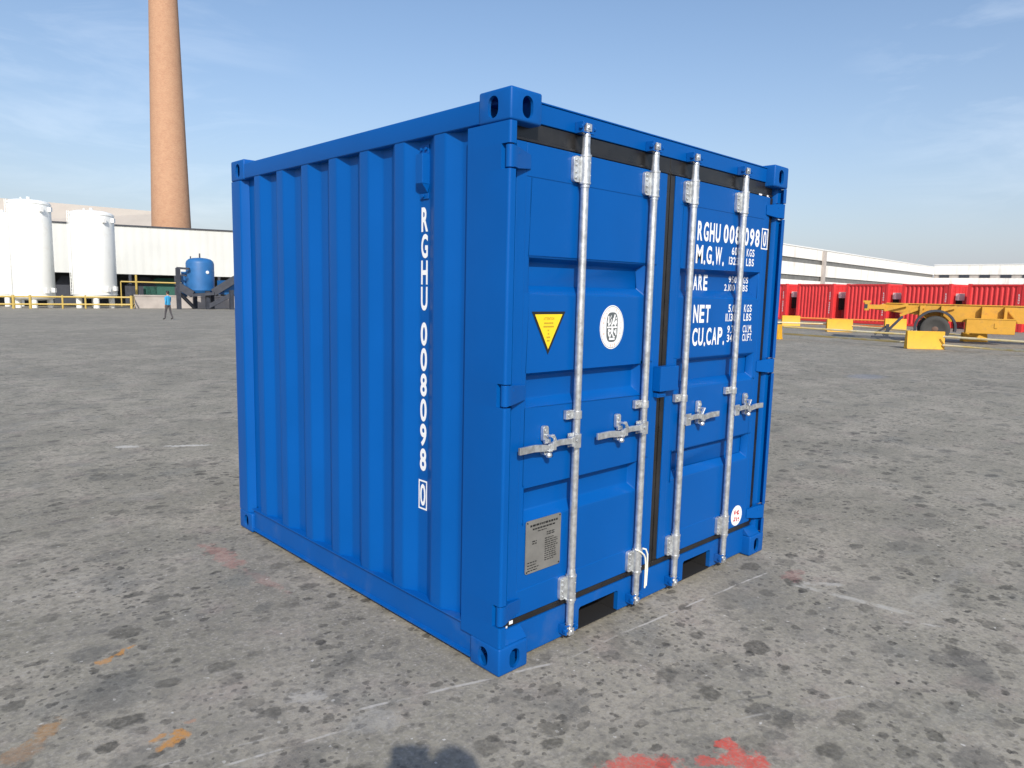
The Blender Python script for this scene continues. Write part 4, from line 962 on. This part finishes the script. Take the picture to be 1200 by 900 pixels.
# red containers in a slanting row
row = [(u, 1/(.01947+2.44e-5*(u-933.7))) for u in (870,933.7,992,1058.7,1132.5,1204)]
P1_, P2_ = gp(933.7, row[1][1]), gp(1132.5, row[4][1])
rdir = (P2_-P1_).normalized(); rang = math.atan2(rdir.y, rdir.x); pitch_ = (P2_-P1_).length/3
rc_labels = ['red shipping container mostly hidden behind the blue container', 'red shipping container just right of the blue container, farthest fully visible in its row',
  'red shipping container behind the yellow barrier block left of the trailer nose', 'red shipping container standing right behind the nose of the yellow trailer',
  'red shipping container rising behind the trailer wheel', 'red shipping container cut by the right edge of the photo']
def make_red():
    e = empty('red_container', (0,0,0), 0); Lc, Wc, Hc = 2.99, 2.43, 2.59
    mb = MB(); pe = [(.16,.03)]; x = .20
    while x < Lc-.45: pe += [(x,.03),(x+.05,.075),(x+.14,.075),(x+.19,.03)]; x += .27
    pe += [(Lc-.16,.03)]; n = len(pe); mb.add([(a,b,.16) for a,b in pe]+[(a,b,Hc-.12) for a,b in pe], [(i,i+1,n+i+1,n+i) for i in range(n-1)])
    mb.build('side_panel', M['red'], e); mb = MB(); mb.add([(a,Wc-b,.16) for a,b in pe]+[(a,Wc-b,Hc-.12) for a,b in pe], [(i,i+1,n+i+1,n+i) for i in range(n-1)]); mb.build('side_panel', M['red'], e)
    mb = MB()
    for x0 in (0, Lc-.16):
        for y0 in (0, Wc-.16): mb.box(x0,x0+.16,y0,y0+.16,0,Hc)
    for y0 in (.01, Wc-.08): mb.box(.16,Lc-.16,y0,y0+.07,0.02,.16); mb.box(.16,Lc-.16,y0,y0+.07,Hc-.12,Hc-.02)
    for x0 in (.01, Lc-.08): mb.box(x0,x0+.07,.16,Wc-.16,0.02,.16); mb.box(x0,x0+.07,.16,Wc-.16,Hc-.14,Hc-.02)
    mb.build('frame', M['red'], e)
    mb = MB(); mb.box(.02,Lc-.02,.09,Wc-.09,Hc-.06,Hc-.03); mb.box(.03,.06,.16,Wc-.16,.16,Hc-.14); mb.build('roof', M['red'], e)
    for y0, y1 in ((.17,Wc/2-.01),(Wc/2+.01,Wc-.17)):
        mb = MB(); mb.box(Lc-.07,Lc-.03,y0,y1,.165,Hc-.145); d = mb.build('door', M['red_dark'], e)
        for f_ in (.3,.72):
            yy_ = y0+(y1-y0)*f_; mb = MB(); mb.cyl((Lc-.015,yy_,.10),(Lc-.015,yy_,Hc-.08),.018,n=8); mb.build('lock_rod', M['red_dark'], d)
    mb = MB(); mb.box(Lc-.028,Lc+.18,.55,1.10,Hc-.95,Hc-.55); mb.build('white_box', M['box_white'], e)
    mb = MB(); mb.box(Lc-.028,Lc+.10,.62,1.04,Hc-1.75,Hc-.96); mb.build('gap_shade', M['black'], e)  # black block stands in for the shadowed gap below the white box
    mb = MB(); z = Hc-.55
    for ch_ in 'RGHU 008098':
        letter(mb, ch_, Lc-.33, z-.11, .07, .11, lambda a,b: (a,.020,b), .03); z -= .135
    mb.build('marking', M['white'], e)
    mb = MB(); mb.box(Lc-.36,Lc-.16,.024,.030,.16,Hc-.12); mb.build('number_panel', M['red'], e)
    return e
proto = make_red()
for i in range(6):
    e = proto if i == 0 else copy_tree(proto)
    q = P1_+rdir*pitch_*(i-1); e.location = (q.x, q.y, 0); e.rotation_euler = (0,0,rang)
    tag(e, rc_labels[i], 'container', 'red containers in a row across the yard')

# yellow concrete-filled barrier blocks and the pipes between them
def block(u0, u1, vb, h, label, ang=0, ex_=.13):
    uc = (u0+u1)/2; dep = CAM.z*FPX/(vb-horizon(uc)); base = gp(uc, dep); wd_ = (u1-u0)/FPX*dep
    e = empty('barrier_block', base, -YAW+ang, label, 'barrier', 'yellow barrier blocks')
    mb = MB(); mb.prism([(-ex_,0),(ex_,0),(ex_*.8,.05),(ex_*.45,h),(-ex_*.45,h),(-ex_*.8,.05)], lambda a,b,hh: (hh,a,b), -wd_/2, wd_/2)
    mb.build('block', M['barrier'], e, bevel=.015)
    for xx in (-wd_*.36, wd_*.36):
        mb = MB(); mb.tube([(xx-.04,0,h-.02),(xx-.04,0,h+.035),(xx+.04,0,h+.035),(xx+.04,0,h-.02)], .012, 6); mb.build('lifting_eye', M['steel_dark'], e)
    return e, dep, base
block(1066,1110,408.5,.58,'large yellow barrier block standing in front of the trailer wheel')
block(909,921,397,.56,'yellow barrier block half hidden at the right edge of the blue container', .9)
block(971,1001,388.5,.60,'yellow barrier block left of the trailer nose')
block(918,939,381.5,.58,'small yellow barrier block farthest left, in front of the first red containers')
block(1039,1064,386.5,.60,'yellow barrier block seen under the trailer beam, left of the wheel')
block(1131,1160,400,.36,'low yellow barrier block under the trailer toolbox')
def rail(a, b_, rr, m, label, za, zb_):
    p, q = gp(*a), gp(*b_); p.z, q.z = za, zb_; mb = MB(); mb.tube([p, q], rr, 8)
    tag(mb.build('barrier_pipe', m, smooth=True), label, 'pipe', 'pipes strung between barrier blocks')
rail((921,27.6),(1067,23.6),.035,M['pole'],'upper pale yellow pipe from the half-hidden block to the large barrier block',.44,.44)
rail((921,27.8),(1067,23.8),.035,M['pole'],'lower pale yellow pipe from the half-hidden block to the large barrier block',.17,.17)
rail((1110,23.0),(1290,19.5),.035,M['pole'],'upper pale yellow pipe running off to the right from the large barrier block',.42,.42)
rail((1110,23.1),(1290,19.7),.035,M['pole'],'lower pale yellow pipe running off to the right from the large barrier block',.14,.14)
rail((938,40.5),(1040,38.5),.045,M['pole_orange'],'upper orange pipe in front of the red containers',.46,.46)
rail((938,40.8),(1040,38.8),.045,M['pole_orange'],'lower orange pipe in front of the red containers',.14,.14)
rail((860,36),(972,34.5),.035,M['pole'],'pale pipe ending at the barrier block left of the trailer nose',.35,.35)
rail((1001,34.2),(1134,29.3),.035,M['pole'],'pale pipe passing under the yellow trailer',.30,.20)

# yellow skeletal trailer
TD = 27.2
tw = gp(1098, TD); tq = gp(1014, 28.3); tdir = (tw-tq).normalized(); tang = math.atan2(tdir.y, tdir.x)
tr = empty('skeletal_trailer', (tq.x,tq.y,0), tang, 'yellow skeletal container trailer with a big rear wheel and toolbox', 'trailer')
sgn = 1 if Vector((-tdir.y,tdir.x,0)).dot(tq-CAM) > 0 else -1        # +1: far side is +y
WH = (tw-tq).length
def tb_(mb, x0,x1,y0,y1,z0,z1): ya, yb = sorted((sgn*y0, sgn*y1)); mb.box(x0,x1,ya,yb,z0,z1)
LT = 12.0; zt_ = 1.42
mb = MB()
for yy_ in (.25,1.35):
    pol = [(0.35,1.18),(2.0,1.0),(2.3,.80),(LT,.80),(LT,zt_),(0.75,zt_),(.35,1.32)]
    ya, yb = sorted((sgn*yy_, sgn*(yy_+.09))); mb.prism([(a,b) for a,b in pol], lambda a,b,h: (a,h,b), ya, yb)
for yy_ in (.20,1.30): tb_(mb, .75, LT, yy_, yy_+.19, zt_+.002, zt_+.03)
mb.build('chassis_beam', M['trailer'], tr)
mb = MB(); tb_(mb,.0,.16,-.25,1.95,1.14,1.44); tb_(mb,.16,.7,-.1,1.8,1.20,1.36)
for yy_ in (-.25,1.75): tb_(mb,-.06,.20,yy_,yy_+.2,1.442,1.52)
mb.build('front_bolster', M['trailer'], tr)
mb = MB()
for yy_ in (-.262,1.72): tb_(mb,-.012,.10,yy_-.002,yy_+.16,1.22,1.38)
mb.build('twist_lock', M['steel_dark'], tr)
for x in (1.9,2.6,3.9,4.6,5.6,6.6,8.2,10.0):
    mb = MB(); tb_(mb,x,x+.09,.0,.2498,.86,1.38) if x != 5.6 else tb_(mb,x,x+.09,.0,.2498,.82,1.40); tb_(mb,x,x+.09,.345,1.345,.95,1.30); mb.build('outrigger', M['trailer'], tr)
for x0, z0, x1, z1 in ((.7,1.16,1.5,1.40),(1.25,.98,2.1,1.36),(2.0,1.0,3.1,1.36),(5.1,.86,4.7,1.36),(6.4,.9,7.0,1.34)):
    mb = MB(); mb.bar((x0,sgn*.12,z0),(x1,sgn*.12,z1),.05,.10); mb.build('brace', M['trailer'], tr)
# landing leg
mb = MB(); tb_(mb,.80,.92,.1,.22,.14,.62); mb.bar((.30,sgn*.12,.12),(.98,sgn*.12,.12),.22,.06); mb.bar((.72,sgn*.16,.18),(1.35,sgn*.16,.95),.07,.10); mb.bar((.42,sgn*.16,.20),(.9,sgn*.16,.6),.05,.08); mb.build('landing_leg', M['steel_dark'], tr)
def wheel(xc, y0):
    w = MB(); n_ = 48; r_ = .50; ax = Vector((0, sgn, 0))
    w.lathe((xc, sgn*y0, r_), [(.29,.0),(.33,-.03),(.44,-.035),(.485,-.01),(.50,.03),(.50,.20),(.485,.25),(.44,.27),(.33,.27),(.29,.24)], n_, ax); o = w.build('tyre', M['tyre'], tr, smooth=True, angle=40)
    w = MB(); w.lathe((xc, sgn*y0, r_), [(.288,.02),(.27,.0),(.25,.06),(.15,.09),(.13,.02),(.11,.0),(.03,-.01)], 32, ax)
    for k in range(8):
        t = 2*math.pi*k/8; w.cyl((xc+.19*math.cos(t), sgn*(y0+.04), r_+.19*math.sin(t)),(xc+.19*math.cos(t), sgn*(y0+.075), r_+.19*math.sin(t)),.018,n=8)
    w.build('rim', M['rim'], tr, smooth=True, angle=40)
for xc in (WH,):
    wheel(xc, -.30); wheel(xc, 1.75)
mb = MB(); pol = []
for k in range(17): t = R(-12+ (204)*k/16); pol.append((WH+.70*math.cos(t), .56+.68*math.sin(t)))
for k in range(16,-1,-1): t = R(-12+204*k/16); pol.append((WH+.62*math.cos(t), .56+.60*math.sin(t)))
ya, yb = sorted((sgn*-.34, sgn*.10)); mb.prism(pol, lambda a,b,h: (a,h,b), ya, yb); mb.build('mudguard', M['steel_dark'], tr, smooth=True, angle=40)
mb = MB(); tb_(mb,WH-.06,WH+.06,-.05,1.8,.44,.56); tb_(mb,WH-.5,WH+.5,.27,.33,.58,.72); mb.build('axle', M['steel_dark'], tr)
mb = MB(); tb_(mb,WH+.98,WH+2.50,-.30,.20,.40,.95); mb.build('toolbox', M['trailer'], tr, bevel=.02)
mb = MB(); tb_(mb,WH+.93,WH+2.55,-.32,-.302,.93,.97); tb_(mb,WH+1.86,WH+1.96,-.325,-.302,.62,.80); mb.build('toolbox_lid', M['trailer'], tr)

# ------------------------------------------------------------------ people
def body(name, joints, edges, root, tf, zones, parent=None):
    """one continuous skinned figure; zones(co) picks a material slot on the unposed-space coordinate"""
    me = bpy.data.meshes.new(name); names = list(joints)
    me.from_pydata([joints[k][0] for k in names], [(names.index(a), names.index(b)) for a, b in edges], [])
    o = bpy.data.objects.new(name, me); COL.objects.link(o)
    sk = o.modifiers.new('skin', 'SKIN'); sk.use_smooth_shade = True
    for i, k in enumerate(names):
        r = joints[k][1]; rr = r if isinstance(r, tuple) else (r, r)
        me.skin_vertices[0].data[i].radius = rr; me.skin_vertices[0].data[i].use_root = (k == root)
    ss = o.modifiers.new('sub', 'SUBSURF'); ss.levels = 2; ss.render_levels = 2
    dg = bpy.context.evaluated_depsgraph_get(); dg.update()
    m2 = bpy.data.meshes.new_from_object(o.evaluated_get(dg)); m2.name = name
    bpy.data.objects.remove(o)
    m2.materials.clear()
    for m in zones[0]: m2.materials.append(m)
    for p in m2.polygons: p.use_smooth = True; p.material_index = zones[1](p.center)
    m2.transform(tf)
    o = bpy.data.objects.new(name, m2); COL.objects.link(o)
    if parent: o.parent = parent
    return o
def person(loc, rz, height, walk, lift, mats, label):
    """a standing or walking adult facing -y in its own frame; lift raises both hands to the face"""
    e = empty('person', loc, rz, label, 'person'); S = height/1.75
    J = {'pel':((0,0,.93),(.155,.115)),'sp':((0,0,1.10),(.145,.10)),'chest':((0,0,1.30),(.175,.115)),'neckb':((0,0,1.46),(.075,.07)),'neck':((0,-.005,1.52),.055),'head':((0,-.015,1.62),(.078,.095)),'headt':((0,-.01,1.70),(.066,.085))}
    E_ = [('pel','sp'),('sp','chest'),('chest','neckb'),('neckb','neck'),('neck','head'),('head','headt')]
    for sd_, nm in ((-1,'l'),(1,'r')):
        f = walk*sd_
        J.update({'hip'+nm:((sd_*.095,0,.86),.088),'kn'+nm:((sd_*.10,-.16*f-.03*walk,.48),.058),'an'+nm:((sd_*.10,-.30*f+ (.10 if f<0 else 0)*walk,.09+(.05 if f<0 else 0)*walk),.040),'to'+nm:((sd_*.11,-.30*f-.16+(.10 if f<0 else 0)*walk,.045+(.02 if f<0 else 0)*walk),(.042,.03))})
        E_ += [('pel','hip'+nm),('hip'+nm,'kn'+nm),('kn'+nm,'an'+nm),('an'+nm,'to'+nm)]
        if lift: arm = [(sd_*.20,0,1.40),(sd_*.25+.08,-.12,1.20),(sd_*.14+.18,-.25,1.40),(sd_*.095+.18,-.285,1.46)]
        else: arm = [(sd_*.20,0,1.40),(sd_*.235,.10*f,1.13),(sd_*.22,.13*f-.08,.90),(sd_*.215,.13*f-.11,.83)]
        J.update({'sh'+nm:(arm[0],.060),'el'+nm:(arm[1],.044),'wr'+nm:(arm[2],.030),'pa'+nm:(arm[3],(.036,.020))})
        E_ += [('chest','sh'+nm),('sh'+nm,'el'+nm),('el'+nm,'wr'+nm),('wr'+nm,'pa'+nm)]
        d_ = (Vector(arm[3])-Vector(arm[2])).normalized(); w_ = Vector((0,1,0)) if not lift else Vector((0,-.3,.95)).normalized()
        for q_, ln_ in ((-1.5,.060),(-.5,.072),(.5,.068),(1.5,.052)):
            b0 = Vector(arm[3])+w_*q_*.019; cur = Vector((-sd_*.4,0,0)) if not lift else Vector((-sd_*.7,-.5,0))
            m_ = b0+d_*ln_*.5; t_ = m_+(d_+cur*.8).normalized()*ln_*.5
            J[f'f{nm}{q_}a'] = (tuple(m_), .0095); J[f'f{nm}{q_}b'] = (tuple(t_), .008); E_ += [('pa'+nm, f'f{nm}{q_}a'), (f'f{nm}{q_}a', f'f{nm}{q_}b')]
        th = Vector(arm[3])+w_*-.045+Vector((-sd_*.02,0,0)); J['th'+nm] = (tuple(th), .011); E_.append(('wr'+nm,'th'+nm))
    skin_i, top_i, leg_i, shoe_i = 0, 1, 2, 3
    def zone(c):
        if c.z > 1.475: return skin_i if (abs(c.x) < .095 or lift) and (c.z > 1.495 or lift) else top_i
        if c.z < .085+.04*walk*(1 if c.y > .1 else 0): return shoe_i
        if lift and c.y < -.215 and c.z > 1.30: return skin_i
        if not lift and abs(c.x) > .175 and c.z < .93: return skin_i
        return top_i if c.z > .93 else leg_i
    o = body('body', J, E_, 'pel', Matrix.Scale(S, 4), ((M['skin'], mats[0], mats[1], M['shoe']), zone), e)
    # hair cap
    mb = MB(); n_ = 20
    for i in range(1):
        prof = [(.02,.108),(.055,.098),(.082,.066),(.094,.02),(.092,-.03),(.080,-.07)]
        vs = []; 
        for r_, h_ in prof:
            for k in range(n_):
                t = 2*math.pi*k/n_; fr = -math.sin(t) > .35 and h_ < .045
                vs.append((r_*math.cos(t)*.98, .006+r_*math.sin(t)*1.12, 1.672+(h_ if not fr else .05)))
        mb.add(vs, [(a*n_+k, a*n_+(k+1)%n_, (a+1)*n_+(k+1)%n_, (a+1)*n_+k) for a in range(len(prof)-1) for k in range(n_)]+[tuple(range(n_))])
    h_ = mb.build('hair', M['hair'], e, smooth=True); h_.data.transform(Matrix.Scale(S,4))
    # face: eyes, nose, mouth, ears
    mb = MB()
    mb.add([(-.013,-.100,1.618),(.013,-.100,1.618),(0,-.128,1.622),(0,-.104,1.660)], [(0,1,2),(0,2,3),(1,3,2),(0,3,1)])
    for sx_ in (-1,1): mb.lathe((sx_*.082,0,1.640), [(.012,0),(.028,.006),(.024,.014)], 10, Vector((sx_,0,0)))
    fc = mb.build('face', M['skin'], e, smooth=True); fc.data.transform(Matrix.Scale(S,4))
    mb = MB()
    for sx_ in (-1,1): mb.lathe((sx_*.032,-.098,1.655), [(.011,-.01),(.011,.004),(.004,.009)], 10, Vector((0,-1,0)))
    mb.box(-.022,.022,-.107,-.095,1.588,1.594); ey = mb.build('eyes', M['hair'], e); ey.data.transform(Matrix.Scale(S,4))
    return e
pq = gp(196, 40.8)
person(pq, R(250)-YAW, 1.62, .6, False, (M['shirt_blue'], M['trousers']), 'person in a bright blue shirt and grey trousers walking past the blue tank')
# the photographer, known from the shadow at the lower edge: stands behind the lens holding the camera up
fx = Vector((math.sin(YAW), math.cos(YAW), 0))
pp = CAM-fx*.40+RH*.18; face = math.atan2(fx.y, fx.x)+math.pi/2
person((pp.x, pp.y, 0), face, 1.73, 0, True, (M['jacket'], M['trousers']), 'photographer in dark clothes, casting the shadow at the lower edge of the photo')
c0 = CAM-fx*.085
mb = MB(); rm = Matrix.Translation(c0) @ Matrix.Rotation(face, 4, 'Z')
mb.box(-.062,.062,-.018,.018,-.038,.036, rm); cb2 = empty('compact_camera', (0,0,0), 0, 'small black camera held up by the photographer above the shadow', 'camera'); mb.build('camera_body', M['plastic_black'], cb2, bevel=.004)
mb = MB(); mb.lathe(c0+fx*.0185, [(.028,0),(.028,.018),(.024,.022)], 24, fx); mb.build('lens_barrel', M['plastic_black'], cb2, smooth=True, angle=35)
